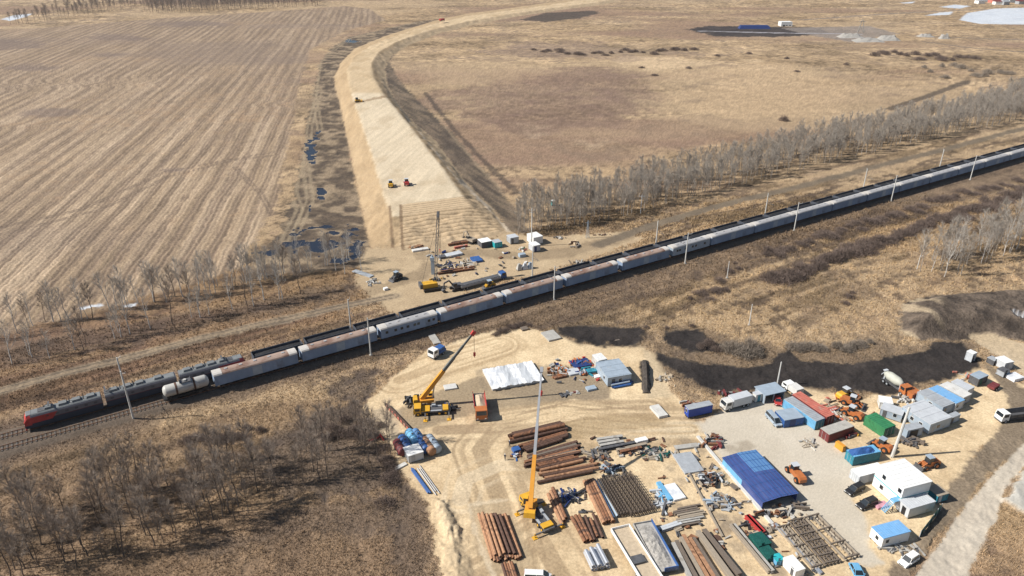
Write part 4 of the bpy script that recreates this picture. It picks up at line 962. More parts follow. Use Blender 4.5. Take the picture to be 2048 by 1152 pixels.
def person(px, py, label, yaw=0.0, top='cloth', stride=.18):
    """one continuous skinned figure"""
    x, y = W(px, py); t = thing('person', label, 'person', (x, y, .02), yaw)
    V = [(0, 0, .95), (0, 0, 1.15), (0, 0, 1.42), (0, 0, 1.53), (.01, 0, 1.68), (0, .1, .9), (stride, .11, .48), (stride * .6, .11, .07), (stride * .6 + .16, .11, .03), (0, -.1, .9), (-stride * .5, -.11, .48), (-stride * 1.3, -.11, .08), (-stride * 1.3 + .16, -.11, .03),
         (0, .2, 1.4), (-.06, .27, 1.12), (.06, .28, .88), (0, -.2, 1.4), (.08, -.27, 1.12), (.2, -.26, .90)]
    E = [(0, 1), (1, 2), (2, 3), (3, 4), (0, 5), (5, 6), (6, 7), (7, 8), (0, 9), (9, 10), (10, 11), (11, 12), (2, 13), (13, 14), (14, 15), (2, 16), (16, 17), (17, 18)]
    R = [.14, .14, .15, .06, .105, .095, .07, .05, .04, .095, .07, .05, .04, .07, .05, .04, .07, .05, .04]
    me = bpy.data.meshes.new('body'); me.from_pydata(V, E, []); me.materials.append(M[top])
    o = bpy.data.objects.new('body', me); COL.objects.link(o); o.parent = t
    md = o.modifiers.new('skin', 'SKIN'); sv = me.skin_vertices[0].data
    for k, r in enumerate(R): sv[k].radius = (r, r)
    sv[0].use_root = True
    o.modifiers.new('smooth', 'SUBSURF').levels = 1; o.modifiers['smooth'].render_levels = 1
    MB().lathe_x([(-.02, .02), (0, .13), (.06, .125), (.12, .08), (.14, .02)], 10).build('helmet', 'white', t)
    hm = t.children[-1]; hm.rotation_euler = (0, -math.pi / 2, 0); hm.location = (.01, 0, 1.68)
    return t
# ------------------------------------------------------------ cranes and trucks of the south yard
crane((864, 826), rad(186), (848, 812), (945, 668), 20.0, 'yellow mobile crane with dark telescopic boom and red tip, near the orange dump truck', .42, 9.4)
crane((1073, 1034), rad(118), (1061, 1030), (1083, 742), 24.0, 'orange boomed mobile crane with long grey telescope, among the rusty pipe piles', .36)
t = lorry((957, 797), (964, 848), 'orange and red dump truck with pale load, right of the yellow crane', 'orange', 'dump', 'red', 'sand', L=8.6, name='dump_truck'); t.scale = (1.15, 1.2, 1.15)
lorry((886, 704), (862, 718), 'small truck with white cab and bright blue bed, below the railway', 'white', 'flat', 'blue', 'blue', L=5.2)
lorry((2075, 832), (1984, 844), 'white cabbed dump truck with empty dark bed, at the right edge', 'white', 'dump', 'dgrey', None, L=10.5, name='dump_truck')
lorry((1498, 806), (1442, 821), 'silver box truck with dark side panels, between the blue trailer and the open garage', 'offwhite', 'box', 'lgrey', None, L=8.2, name='box_truck')
lorry((1770, 762), (1812, 792), 'concrete mixer truck with pale drum and orange cab, beside the dark haul road', 'orange', 'mixer', 'lgrey', None, L=8.6, name='mixer_truck')
lorry((1595, 793), (1572, 776), 'white light truck behind the open grey garage', 'white', 'small', 'offwhite', None, L=5.5)
# ------------------------------------------------------------ cars
car((1536, 832), (1557, 855), 'blue grey van parked beside the small blue container', 'bgrey', 'van', 5.3)
car((1726, 975), (1690, 992), 'black off-road car left of the white two-storey cabin, upper of two', 'black', 'suv', 4.8)
car((1752, 1004), (1712, 1020), 'black off-road car below its twin, nearer the blue roofed cabin', 'black', 'suv', 4.9)
car((1834, 1113), (1797, 1137), 'white car standing at the edge of the pale dirt road', 'white', 'suv', 4.5)
car((1706, 1133), (1722, 1165), 'light blue car cut by the bottom edge, near the timber frames', 'lblue', 'sedan', 4.5)
car((1052, 1158), (1098, 1160), 'white van at the bottom edge below the silver tubes', 'white', 'van', 5.2)
# ------------------------------------------------------------ cabins, containers and sheds of the right yard
box_room((1376, 838), (1422.6, 828), (1364, 832), 2.9, 'deep blue site trailer with grey roof, leftmost in the gravel yard', 'trailer', 'site_trailer', 'royal', 'grey', None, (('l', .8, .7),), 0, .5)
container((1628.3, 860.5), (1648.5, 853), (1567, 815), 'long container with light blue side and grey roof, beside the red one', 'lblue', 'grey', 2.7, endcol='teal', L=2.9)
container((1649.5, 852.5), (1667, 846), (1592, 803), 'long container with faded red roof, right of the light blue one', 'dred', 'lred', 2.75, L=2.7)
t = box_room((1567, 856), (1605, 849.5), (1565, 828), 2.3, 'small blue container with striped roof, in front of the long light blue one', 'container', 'storage_container', 'blue', 'bgrey', ('f', 1.6, 1.6, 'navy'), (), 0, .1, .5, .05, 4.2)
# open garage: roof on side and back walls, red car inside
n_, yw, L_, D_ = frame3((1528, 808), (1567, 799), (1520, 796)); D_ = 4.2
t = thing('open_garage', 'grey roofed open garage with dark inside, holding a red car', 'garage', (n_.x, n_.y, 0), yw)
MB().box(0, .12, .15, D_, 0, 2.6).box(L_ - .12, L_, .15, D_, 0, 2.6).box(0, L_, D_ - .12, D_, 0, 2.6).build('walls', 'bgrey', t)
MB().box(-.25, L_ + .25, -.2, D_ + .2, 2.6, 2.78).build('roof', 'bgrey', t)
MB().box(L_ * .44, L_ * .5, .1, .25, 0, 2.6).box(.02, .2, .02, .15, 0, 2.6).build('posts', 'grey', t)
car((1553, 799), (1556, 811), 'red car parked inside the open grey garage', 'red', 'sedan', 4.0)
box_room((1510, 806), (1523, 803), (1506, 800), 2.5, 'narrow white and teal shed left of the open garage', 'shed', 'storage_shed', 'offwhite', 'lgrey', ('f', .6, .8, 'teal'))
container((1765, 876), (1792, 866), (1729.5, 849), 'bright green container with junk on its roof, behind the concrete pole', 'green', 'green', 2.7, endcol='dgreen', L=3.6)
box_room((1811, 879), (1841.5, 872), (1801, 869), 2.7, 'small grey cabin with open dark front, below the pole and beside the green container', 'cabin', wall='bgrey', roof='grey', door=('f', .9, 2.4, 'black'))  # black door panel stands in for the dark inside of the open front
box_room((1855, 870), (1897, 855), (1810, 832), 3.2, 'widest grey cabin block of the right hand cabin row', 'cabin', 'cabin_block', 'bgrey', 'lgrey', ('f', .9, 1.0, 'grey'), (('f', 2.6, 1.1), ('l', 2.0, .9), ('l', 4.5, .9), ('l', 7, .9)), 0, .3, 0, .1, roofrib=2.4)
box_room((1881, 832), (1905, 823), (1838, 800), 2.8, 'grey roofed cabin between the wide block and the blue roofed cabin', 'cabin', wall='bgrey', roof='grey', win=(('f', .7, .8), ('l', 3, .9)), roofrib=2.4)
box_room((1906.5, 825), (1923, 818), (1866, 790), 2.85, 'cabin with plain blue roof in the middle of the cabin row', 'cabin', wall='lgrey', roof='skyroof', win=(('f', .6, .8), ('l', 3, .9)), D=7.5)
box_room((1922, 812), (1937, 805), (1884, 782), 2.7, 'beige grey roofed cabin at the far side of the blue roofed one', 'cabin', wall='grey', roof='offwhite', win=(('f', .6, .8),), D=6.5)
box_room((1897, 851), (1916, 843), (1890, 845), 2.2, 'low grey shed leaning against the end of the wide cabin block', 'shed', 'lean_to_shed', 'bgrey', 'grey', ('f', .5, .9, 'dgrey'))
box_room((1931, 797), (1943, 791), (1905, 775), 2.7, 'pale lilac grey cabin with debris on its roof, beyond the cabin row', 'cabin', wall='lgrey', roof='lgrey', win=(('l', 1.5, .8),), D=4.5)
box_room((1953, 774), (1971, 766.5), (1941, 764), 2.6, 'dark fronted cabin farthest up the right cabin row', 'cabin', wall='dgrey', roof='bgrey', door=('f', .8, 1, 'dgreen'))
box_room((1758, 832), (1800, 846), (1772, 814), 2.3, 'low flat grey shed behind the green container', 'shed', 'storage_shed', 'bgrey', 'lgrey', ('f', .6, .9, 'dgrey'), (('f', 3, .8),), D=3.4)
box_room((1757, 818), (1782, 822), (1765, 806), 2.2, 'white topped low shed behind the low grey one', 'shed', 'storage_shed', 'offwhite', 'white', ('f', .6, .9, 'grey'), D=3)
box_room((1941, 726), (1948, 723), (1939.5, 722), 3.0, 'slim pale grey booth standing alone by the haul road bend', 'booth', 'guard_booth', 'lgrey', 'white', ('f', .3, .8, 'dgrey'), D=1.8)
box_room((2006, 742), (2022, 739), (2000, 730), 2.6, 'pale grey cabin farthest right beside the sand bank', 'cabin', wall='lgrey', roof='white', door=('f', .6, .9, 'grey'), D=3.2)
box_room((1985, 733), (1994, 730), (1982, 727), 1.9, 'low dark green grey generator box left of the farthest right cabin', 'generator', 'generator_box', 'dgrey', 'grey', ('f', .4, 1, 'black'), D=2)
box_room((2005, 756), (2016, 752), (2001, 750), 1.9, 'dark grey tank box below the farthest right cabin', 'generator', 'generator_box', 'grey', 'dgrey', ('f', .4, 1, 'black'), D=2)
slab((2028, 765), (2048, 760), (2022, 756), .9, 'white wrapped bundle at the right edge above the dump truck', 'tarpw', 'wrapped_bundle', 'bundle', D=3)
container((1704, 932), (1757, 921), (1690.5, 926), 'blue container with blue tarps on top, above the flat grey container', 'teal', 'lblue', 2.6, D=2.6)
o = MB().heap(0, 6.5, 0, 2.4, 2.6, 1.0, 8, 7, 4).build('tarp_pile', 'blue'); _p = W(1704, 932); o.location = (_p[0] - .3, _p[1] + .3, .02); o.rotation_euler = (0, 0, .2); tag(o, 'crumpled blue tarps heaped on the blue container', 'tarp')
container((1655, 886), (1704, 869), (1648, 877), 'rusty red container with litter on top, left of the green one', 'dred', 'conc', 2.5, D=2.8)
container((1715, 971), (1768, 957.5), (1697, 958), 'flat pale grey container at the left side of the white two-storey cabin', 'lgrey', 'white', 2.5, D=2.7)
# white two-storey cabin stack: two cabins, a blue-green band between the floors
n_, yw, L_, D_ = frame3((1796, 1018), (1851, 1003), (1744, 971))
t = thing('two_storey_cabin', 'white two-storey site office with green line between its floors', 'site office', (n_.x, n_.y, 0), yw)
MB().box(0, L_, 0, D_, .2, 2.75).build('lower_floor', 'white', t)
MB().box(-.05, L_ + .05, -.05, D_ + .05, 2.75, 2.95).build('band', 'cyan', t)
MB().box(0, L_, 0, D_, 2.95, 5.5).build('upper_floor', 'white', t)
r = MB().box(-.12, L_ + .12, -.12, D_ + .12, 5.5, 5.68)
for k in np.arange(.5, D_, 1.2): r.box(-.12, L_ + .12, k, k + .08, 5.68, 5.73)
r.build('roof', 'white', t)
for z in (1.1, 3.9):
    for y in (.35, D_ * .62): 
        p = MB().box(-.06, .02, y, y + .9, z, z + 1.0).build('window', 'glass', t); MB().box(-.04, 0, y - .08, y + .98, z - .08, z + 1.08).build('frame', 'lgrey', p)
MB().box(-.07, .02, .2, 1.15, .25, 2.3).build('door', 'dgrey', t)
b = MB().box(-2.0, -.1, -.4, .9, 2.7, 2.82)
for k in range(8): b.box(-2.0 - .25 * k - .25, -2.0 - .25 * k, -.4, .7, 2.6 - .3 * k, 2.66 - .3 * k)
b.beam((-2, -.4, 2.8), (-4, -.4, .4), .08, .15).beam((-2, .7, 2.8), (-4, .7, .4), .08, .15).build('stairs', 'lblue', t)
box_room((1813.7, 1038), (1864, 1023), (1794, 1021), 2.8, 'grey cabin with ribbed roof and dark door, in front of the white two-storey office', 'cabin', wall='lgrey', roof='lgrey', door=('l', .8, .95, 'black'), D=3.0, roofrib=.6)
box_room((1871.5, 1008), (1892, 1002), (1858, 996), 2.2, 'small teal container with brown roof, right of the white two-storey office', 'container', 'storage_container', 'teal', 'wood', ('f', .4, .8, 'lgrey'), D=3.0)
box_room((1761, 1098.5), (1813.7, 1084), (1738, 1076), 2.9, 'white cabin with sky blue ribbed roof at the bottom right', 'cabin', wall='white', roof='skyroof', win=(('l', 1.1, .75), ('f', .8, .75)), skid=.35, roofrib=.55)
# long blue tarpaulin hall
n_, yw, L_, D_ = frame3((1523, 1019), (1592, 1001), (1451, 929))
t = thing('tarpaulin_hall', 'long blue tarpaulin hall with ribbed two-tone roof in the gravel yard', 'hall', (n_.x, n_.y, 0), yw)
hw = 2.1; hr = 2.45
MB().box(0, .12, 0, D_ * .5, 0, hw).build('wall', 'tarpb', t); MB().box(L_ - .12, L_, 0, D_ * .5, 0, hw).build('wall', 'tarpb', t)
MB().box(0, .12, D_ * .5, D_, 0, hw).box(L_ - .12, L_, D_ * .5, D_, 0, hw).box(0, L_, D_ - .12, D_, 0, hw).build('wall', 'lblue', t)
MB().box(.12, L_ - .12, 1.6, 1.75, 0, hw).build('front_shade', 'black', t)  # black sheet set back inside, painting the shade of the open front
def roofpart(y0, y1, x0, x1, mat):
    def z(x): return hw + (hr - hw) * (1 - abs(x / L_ - .5) * 2)
    xs = [x0] + ([L_ / 2] if x0 < L_ / 2 < x1 else []) + [x1]
    b = MB()
    for a, c in zip(xs[:-1], xs[1:]): b.add([(a, y0, z(a)), (c, y0, z(c)), (c, y1, z(c)), (a, y1, z(a)), (a, y0, z(a) + .06), (c, y0, z(c) + .06), (c, y1, z(c) + .06), (a, y1, z(a) + .06)], [(0, 3, 2, 1), (4, 5, 6, 7), (0, 1, 5, 4), (1, 2, 6, 5), (2, 3, 7, 6), (3, 0, 4, 7)])
    b.build('roof_sheet', mat, t)
roofpart(-.25, D_ * .55, -.2, L_ + .2, 'tarpb'); roofpart(D_ * .55, D_ + .2, -.2, L_ * .42, 'tarpb'); roofpart(D_ * .55, D_ + .2, L_ * .42, L_ + .2, 'tarpl')
b = MB()
for x in np.arange(.2, L_, .95):
    z = hw + (hr - hw) * (1 - abs(x / L_ - .5) * 2) + .07; b.box(x - .05, x + .05, -.25, D_ + .2, z - .02, z + .05)
for y in np.arange(.2, D_, 2.4): b.beam((0, y, hw + .08), (L_ / 2, y, hr + .08), .06, .06).beam((L_ / 2, y, hr + .08), (L_, y, hw + .08), .06, .06)
b.build('purlins', 'blue', t)
MB().box(-.3, -.02, .2, D_ - .2, 0, .45).build('base_kerb', 'lconc', t)
# ------------------------------------------------------------ machines of the right yard
loader((1602, 968), (1572, 932), 'rusty orange grader with long arm, at the right side of the blue hall', 'orange', False, 'motor_grader', 7.5, 'grader')
loader((1873, 930), (1836, 938), 'orange tractor with grey cab roof, right of the white two-storey office', 'orange', True, 'tractor', 5.4, 'tractor', True)
loader((1775, 905), (1748, 890), 'orange tractor behind the blue container, next to the concrete pole', 'orange', True, 'tractor', 5.0, 'tractor', True)
loader((1688, 806), (1718, 816), 'orange wheel loader nearest the haul road, among parked machines', 'orange', True, L=6.0)
loader((1676, 800), (1702, 790), 'yellow orange loader behind the other one, at the yard back edge', 'yellow', True, L=5.6)
loader((1714, 838), (1688, 826), 'orange loader with big black wheels, left of the green container', 'orange', True, L=6.0)
box_room((1822, 802), (1840, 798), (1817, 792), 2.0, 'bright orange tank box below the mixer truck', 'tank', 'fuel_box', 'orange', 'orange', ('f', .4, .6, 'dred'), D=2.6)
t = thing('tank_trailer', 'dark two-wheel trailer with pale wheels beyond the cabin row', 'trailer', (*W(1986, 777), 0), .6)
MB().box(-1.8, 1.4, -.9, .9, .6, 1.3).beam((1.4, 0, .7), (2.8, 0, .5), .12, .12).build('body', 'dred', t); wheels(t, (-.6, .4), .95, .42, .25, 'white')
# ------------------------------------------------------------ pads, slabs, foil
n_, yw, L_, D_ = frame3((985, 782), (1086, 764), (962, 745))
t = thing('slab_deck', 'white foil covered concrete deck right of the yellow crane', 'covered deck', (n_.x, n_.y, 0), yw)
MB().box(0, L_, 0, D_, .02, .75).build('base_slabs', 'lconc', t)
r_ = random.Random(4)
for k in range(6):
    b = MB(); x0 = L_ * k / 6
    vs = [(x0 + (L_ / 6 + .25) * i / 4 - .1, -.3 + (D_ + .5) * j / 6 + r_.uniform(-.25, .25) * (j in (0, 6)), .8 + r_.uniform(0, .16) + (.02 * (k % 2))) for j in range(7) for i in range(5)]
    b.add(vs, [(j * 5 + i, j * 5 + i + 1, j * 5 + i + 6, j * 5 + i + 5) for j in range(6) for i in range(4)]); b.build('foil_sheet', 'tarpw' if k not in (2, 4) else 'lgrey', t)
slab((1098, 684), (1123, 678), (1071, 664), .5, 'grey concrete slab stack at the top edge of the sand yard', 'conc', D=5.5)
slab((1045, 663), (1058, 660), (1040, 657), .5, 'dark slab pair left of the grey slab stack', 'dwood', 'timber_stack', 'timber', D=2)
slab((868, 690), (882, 687), (858, 668), .35, 'tilted grey panel lying by the railway above the blue truck', 'conc', 'concrete_slab', 'slab', D=6)
slab((890, 782), (915, 778), (886, 772), .4, 'pale panel between the yellow crane and the foil deck', 'lconc', 'concrete_slab', 'slab', D=2.4)
box_room((1215, 774), (1261, 766), (1207, 741), 2.9, 'blue grey double cabin with flat roof, at the storage pad in the middle', 'cabin', 'cabin_block', 'bgrey', 'bgrey', ('f', 1.2, .9, 'dgrey'), (('f', 3.2, .9), ('l', 2, .9)), 0, .2, 0, .1, roofrib=2.6)
container((1196, 737), (1213, 733), (1189, 725), 'small white container left of the double cabin', 'offwhite', 'white', 2.5, D=3.6)
pipes((1224, 778), (1262, 771), (1226, 773), (1266, 766), 4, .28, ['blue', 'navy', 'dred'], 'short purple blue pipe in the bundle before the double cabin', 'blue pipes before the double cabin', jit=.4, z=.0)
pipes((1224, 776), (1258, 769), (1226, 772), (1262, 765), 3, .26, ['bgrey', 'navy'], 'short purple blue pipe in the bundle before the double cabin', 'blue pipes before the double cabin', jit=.4, z=.55)
slab((1176, 784), (1194, 780), (1172, 774), .6, 'bluish wrapped bundle alone on the brown storage pad', 'bgrey', 'wrapped_bundle', 'bundle', D=1.8)
slab((1190, 757), (1204, 754), (1187, 752), .25, 'white board lying by the small white container', 'white', 'board', 'board', D=1.4)
clutter(1118, 742, 24, 10, 46, 'mixed heap of orange and grey scaffold parts right of the foil deck', 'scaffold_heap', ['rust', 'conc', 'orange', 'grey', 'dwood'], seed=3)
clutter(1160, 726, 30, 8, 44, 'heap of red and orange steel parts at the back of the storage pad', 'steel_heap', ['red', 'rust', 'dgrey', 'orange', 'blue'], seed=4)
clutter(1175, 745, 20, 8, 30, 'heap of dark bundles and purple sheets before the white container', 'bundle_heap', ['dgrey', 'bgrey', 'dred', 'teal', 'lgrey'], seed=5)
slab((1110, 760), (1134, 755), (1108, 754), .6, 'dark steel formwork crate on the storage pad', 'rust', 'formwork_crate', 'crate', D=1.6)
slab((1140, 753), (1163, 748), (1138, 741), .5, 'stack of lilac grey sheets on the storage pad', 'lgrey', 'sheet_stack', 'sheets', D=3)
slab((1150, 739), (1184, 733), (1148, 720), .6, 'dark blue steel stack at the back of the storage pad', 'navy', 'steel_stack', 'steel stack', D=4)
slab((1175, 750), (1196, 746), (1173, 744), .8, 'dark teal crate before the white container', 'teal', 'crate', 'crate', D=1.8)
clutter(1126, 790, 14, 3, 12, 'scatter of small grey offcuts on the brown pad edge', 'offcut_scatter', ['conc', 'dgrey'], hmax=.3, seed=6)
clutter(1150, 786, 14, 3, 10, 'scatter of reddish offcuts on the brown pad edge', 'offcut_scatter', ['dred', 'conc'], hmax=.3, seed=7)
slab((1318, 838), (1336, 834), (1308, 818), .7, 'pale trailer deck alone on the sand left of the blue trailer', 'lconc', 'trailer_deck', 'trailer', D=5)
# ------------------------------------------------------------ west side of the yard
n_, yw, L_, D_ = frame3((817, 862), (822, 860), (768, 814))
o = MB().box(0, .6, 0, D_, .1, .9).build('steel_barrier', 'drust'); o.location = (n_.x, n_.y, 0); o.rotation_euler = (0, 0, yw); tag(o, 'long low dark steel barrier with faded red patches left of the yellow crane', 'barrier')
b = MB(); 
for k in np.arange(.2, D_, 1.6): b.box(-.05, .05, k, k + .7, .3, .95)
b.build('pale_segments', 'lred', o)
clutter(826, 803, 18, 9, 26, 'heap of black counterweights and hooks behind the yellow crane', 'counterweight_heap', ['black', 'dgrey'], (.6, 1.6), 1.2, 8)
clutter(898, 818, 12, 6, 18, 'dark rigging and mats at the right side of the yellow crane', 'rigging_heap', ['black', 'navy', 'dgrey'], (.5, 1.5), .8, 9)
o = MB(); 
for a in ((-1.2, 0, .1, .3, .9, .4), (.3, .9, .4, .5, .1, 1.6), (.5, .1, 1.6, 1.4, -.3, .2), (-2.2, -.4, .1, -.9, -.9, .9)): o.beam(a[:3], a[3:], .28, .28)
o = o.build('steel_scrap', 'red'); o.location = (*W(757, 880), 0); tag(o, 'bent bright red steel scrap at the west edge of the sand', 'scrap')
box_room((818, 928), (847, 919), (812, 913), 2.3, 'pale grey booth at the west edge beside the blue barrels', 'cabin', 'site_booth', 'lgrey', 'white', ('f', .7, .9, 'grey'), D=3.4)
def barrel(a, b, r, mat, label):
    c, yaw, L = heading(a, b); t = thing('storage_tank', label, 'tank', (c.x, c.y, 0), yaw, 'tanks at the west edge')
    h = L / 2; MB().lathe_x([(-h - .25, .05), (-h - .15, r * .6), (-h, r * .95), (-h + .1, r), (h - .1, r), (h, r * .95), (h + .15, r * .6), (h + .25, .05)], 16, 0, r + .2).build('shell', mat, t, True)
    for x in (-h * .5, h * .5): MB().lathe_x([(x - .08, r + .03), (x + .08, r + .03)], 16, 0, r + .2).build('hoop', 'dgrey', t)
    MB().box(-h * .6, -h * .4, -r, r, 0, .6).build('saddle', 'dgrey', t); MB().box(h * .4, h * .6, -r, r, 0, .6).build('saddle', 'dgrey', t); MB().tube((0, 0, 2 * r + .1), (0, 0, 2 * r + .4), .25, n=8).build('hatch', 'dgrey', t)
barrel((876, 909), (858, 884), 1.15, 'bgrey', 'rightmost blue grey storage tank of the row near the west edge')
barrel((866, 913), (849, 889), 1.15, 'lrust', 'rusty pink storage tank between two blue ones near the west edge')
barrel((854, 909), (838, 886), 1.1, 'blue', 'blue storage tank right of the pale grey booth')
barrel((846, 893), (830, 872), 1.1, 'tarpl', 'lilac blue storage tank behind the pale grey booth')
barrel((806, 914), (794, 892), 1.05, 'dred', 'dark red storage tank, leftmost of the group near the west edge')
barrel((818, 906), (804, 884), 1.1, 'blue', 'bright blue storage tank, second from the left near the west edge')
barrel((834, 896), (818, 872), 1.1, 'lblue', 'light blue storage tank with orange dirt in the middle of the group')
pipes((822, 940), (858, 990), (826, 939), (862, 989), 3, .2, ['blue', 'tarpb'], 'long blue rod lying at the west edge below the pale booth', 'blue rods at the west edge', 'steel_rod', 'rod', .5)
pipes((834, 937), (870, 988), (840, 934), (876, 984), 3, .1, ['lgrey', 'steel'], 'thin grey rod lying right of the blue rods', 'thin grey rods', 'steel_rod', 'rod', .8)
slab((792, 942), (815, 930), (790, 938), .3, 'pale plank beside the pale grey booth at the west edge', 'lconc', 'plank', 'plank', D=1.1)
# ------------------------------------------------------------ pipe piles
PB = ['rust', 'lrust', 'drust', 'rust']
pipes((1021, 874), (1118, 850), (1024, 886), (1130, 862), 8, .42, ['rust', 'rust', 'drust'], 'thick rusty brown pipe in the top pile behind the orange crane boom', 'pipes of the top rusty pile', jit=.8)
pipes((1023, 876), (1121, 853), (1025, 882), (1127, 859), 5, .42, ['rust', 'drust'], 'thick rusty brown pipe in the top pile behind the orange crane boom', 'pipes of the top rusty pile', jit=.6, z=.72)
pipes((1045, 893), (1130, 868), (1056, 904), (1132, 879), 5, .4, ['drust', 'rust'], 'dark rusty pipe in the second pile from the top behind the boom', 'pipes of the second rusty pile', jit=1.2)
pipes((1062, 915), (1146, 890), (1055, 934), (1160, 908), 6, .36, ['dwood', 'drust', 'rust'], 'dull brown beam in the third row of piles behind the boom', 'beams of the third pile', 'steel_beam', 'beam', 1.5, 0, True)
pipes((1060, 928), (1150, 908), (1075, 945), (1172, 922), 6, .38, PB, 'rusty pipe with pale tops in the fourth pile behind the boom', 'pipes of the fourth rusty pile', jit=1.5)
pipes((1078, 952), (1188, 932), (1084, 966), (1186, 945), 4, .38, ['lrust', 'drust'], 'rusty pipe in the lowest of the piles behind the boom', 'pipes of the lowest rusty pile', jit=1.5)
pipes((1192, 884), (1236, 878), (1196, 903), (1262, 890), 4, .4, ['dgrey', 'drust', 'conc'], 'dark grey brown beam in the pile right of the top rusty pile', 'dark beams right of the top pile', 'steel_beam', 'beam', 1.5, 0, True)
pipes((1235, 904), (1300, 890), (1240, 908), (1290, 897), 2, .4, ['wood', 'rust'], 'pale brown beam lying toward the white crate', 'pale beams near the white crate', 'steel_beam', 'beam', 1, 0, True)
clutter(1200, 911, 24, 7, 40, 'low grey heap of rebar bundles right of the rusty piles', 'rebar_heap', ['dgrey', 'rebar', 'wood'], (.8, 2.4), .5, 12)
clutter(1222, 938, 28, 9, 34, 'dark heap of scrap and gas bottles between the piles and the rebar cage', 'scrap_heap', ['black', 'dgrey', 'bgrey', 'rust'], (.5, 1.8), .9, 13)
clutter(1300, 908, 40, 8, 40, 'scatter of green grey rails and offcuts in the middle of the yard', 'offcut_scatter', ['conc', 'dgrey', 'dgreen', 'wood'], (.6, 2.6), .35, 14)
clutter(1262, 905, 34, 6, 22, 'scatter of timber and steel below the white crate', 'offcut_scatter', ['wood', 'rust', 'dgrey'], (.5, 2), .35, 15)
slab((1274, 890), (1296, 885), (1272, 883), .9, 'white crate on the sand in the middle of the yard', 'white', 'crate', 'crate', D=1.4)
slab((1028, 908), (1042, 904), (1026, 902), .8, 'small bright blue cover left of the rusty piles', 'blue', 'blue_cover', 'tarp', D=1.6)
clutter(1034, 912, 12, 7, 16, 'small heap of blue and rusty parts left of the rusty piles', 'parts_heap', ['rust', 'blue', 'lgrey'], (.3, 1), .4, 16)
person(1010, 920, 'worker in dark clothes standing left of the small blue cover', 1.2)
person(1019, 893, 'worker in dark clothes standing at the left end of the top rusty pile', .3)
person(1783, 1024, 'worker in dark clothes beside the grey cabin door', 2.5)
slab((1756, 1020), (1778, 1014), (1754, 1012), .5, 'faded pink cloth heap in front of the white office stairs', 'pink', 'cloth_heap', 'cloth', D=1.6)
pipes((958, 1034), (985, 1124), (1011, 1034), (1042, 1116), 12, .34, ['rust', 'lrust', 'drust', 'lrust'], 'long rusty pipe in the pile below left of the orange crane', 'pipes below left of the orange crane', jit=.7)
pipes((966, 1038), (992, 1122), (1000, 1036), (1030, 1114), 5, .34, ['lrust', 'drust'], 'long rusty pipe in the pile below left of the orange crane', 'pipes below left of the orange crane', jit=.8, z=.6)
pipes((1004, 1130), (1016, 1170), (1024, 1128), (1036, 1165), 5, .3, PB, 'short rusty pipe cut by the bottom edge', 'short pipes at the bottom edge', jit=.3)
pipes((1094, 988), (1122, 1048), (1108, 984), (1132, 1040), 3, .42, ['lrust', 'rust', 'drust'], 'rusty pipe lying just right of the orange crane', 'pipes right of the orange crane', jit=.8)
pipes((1145, 1040), (1172, 1090), (1158, 1036), (1183, 1086), 3, .4, ['lrust', 'rust'], 'rusty pipe in the left short pile above the silver tubes', 'left short pipes', jit=.6)
pipes((1172, 1040), (1188, 1082), (1188, 1036), (1204, 1074), 3, .32, ['rust', 'drust'], 'thin rusty pipe in the right short pile above the silver tubes', 'right short pipes', jit=.8)
pipes((1168, 966), (1208, 1052), (1184, 962), (1225, 1046), 4, .5, ['lrust', 'lrust', 'rust'], 'thick light rusty pipe along the left side of the rebar cage', 'pipes left of the rebar cage', jit=.4)
pipes((1190, 964), (1228, 1040), (1196, 962), (1236, 1038), 2, .35, ['tarpl', 'bgrey'], 'bluish pipe between the rusty pipes and the rebar cage', 'bluish pipes by the rebar cage', jit=.5)
pipes((1170, 1108), (1186, 1143), (1196, 1099), (1216, 1138), 6, .42, 'steel', 'bright silver tube in the short bundle at the bottom', 'silver tubes', 'silver_tube', 'tube', .25)
pipes((1170, 1109), (1186, 1143), (1194, 1101), (1213, 1138), 3, .42, 'steel', 'bright silver tube in the short bundle at the bottom', 'silver tubes', 'silver_tube', 'tube', .25, .8)
clutter(1140, 992, 26, 10, 26, 'heap of dark mats and timbers between crane and rebar cage', 'timber_heap', ['dgrey', 'navy', 'dwood', 'conc'], (.8, 2.6), .5, 17)
# rebar cages: stacked mesh of round bars
def cage(near, right, back, h, label, step=.55):
    n, yaw, L, D = frame3(near, right, back); t = thing('rebar_cage', label, 'rebar cage', (n.x, n.y, .1), yaw)
    for nm, zs in (('lower_mat', (.1, h * .45)), ('upper_mat', (h * .75, h))):
        b = MB()
        for z in zs:
            for x in np.arange(0, L + .01, step): b.beam((x, 0, z), (x, D, z), .1, .08)
            for y in np.arange(0, D + .01, step): b.beam((0, y, z + .08), (L, y, z + .08), .1, .08)
        b.build(nm, 'rebar', t)
    b = MB()
    for x in np.arange(0, L + .01, step):
        for y in np.arange(0, D + .01, step): b.beam((x, y, 0), (x, y, h + .5), .09, .09)
    b.build('stirrups', 'rebar', t)
    MB().box(-.1, L + .1, D * .08, D * .1 + .1, -.1, .05).box(-.1, L + .1, D * .9, D * .92 + .1, -.1, .05).build('bearers', 'dwood', t)
cage((1262, 1035), (1312, 1023), (1208, 962), 1.3, 'large dark rebar cage in the middle of the yard', .9)
cage((1236, 1036), (1258, 1031), (1198, 964), 1.0, 'narrow grey rebar cage between bluish pipes and the large cage', .7)
clutter(1322, 1000, 10, 22, 40, 'heap of light blue and grey scaffold frames right of the large rebar cage', 'scaffold_heap', ['lblue', 'lgrey', 'conc', 'dgrey'], (.8, 2.2), .5, 18)
slab((1348, 1004), (1372, 998), (1326, 970), .5, 'pile of white and light blue panels right of the rebar cage', 'tarpw', 'panel_pile', 'panels', D=5)
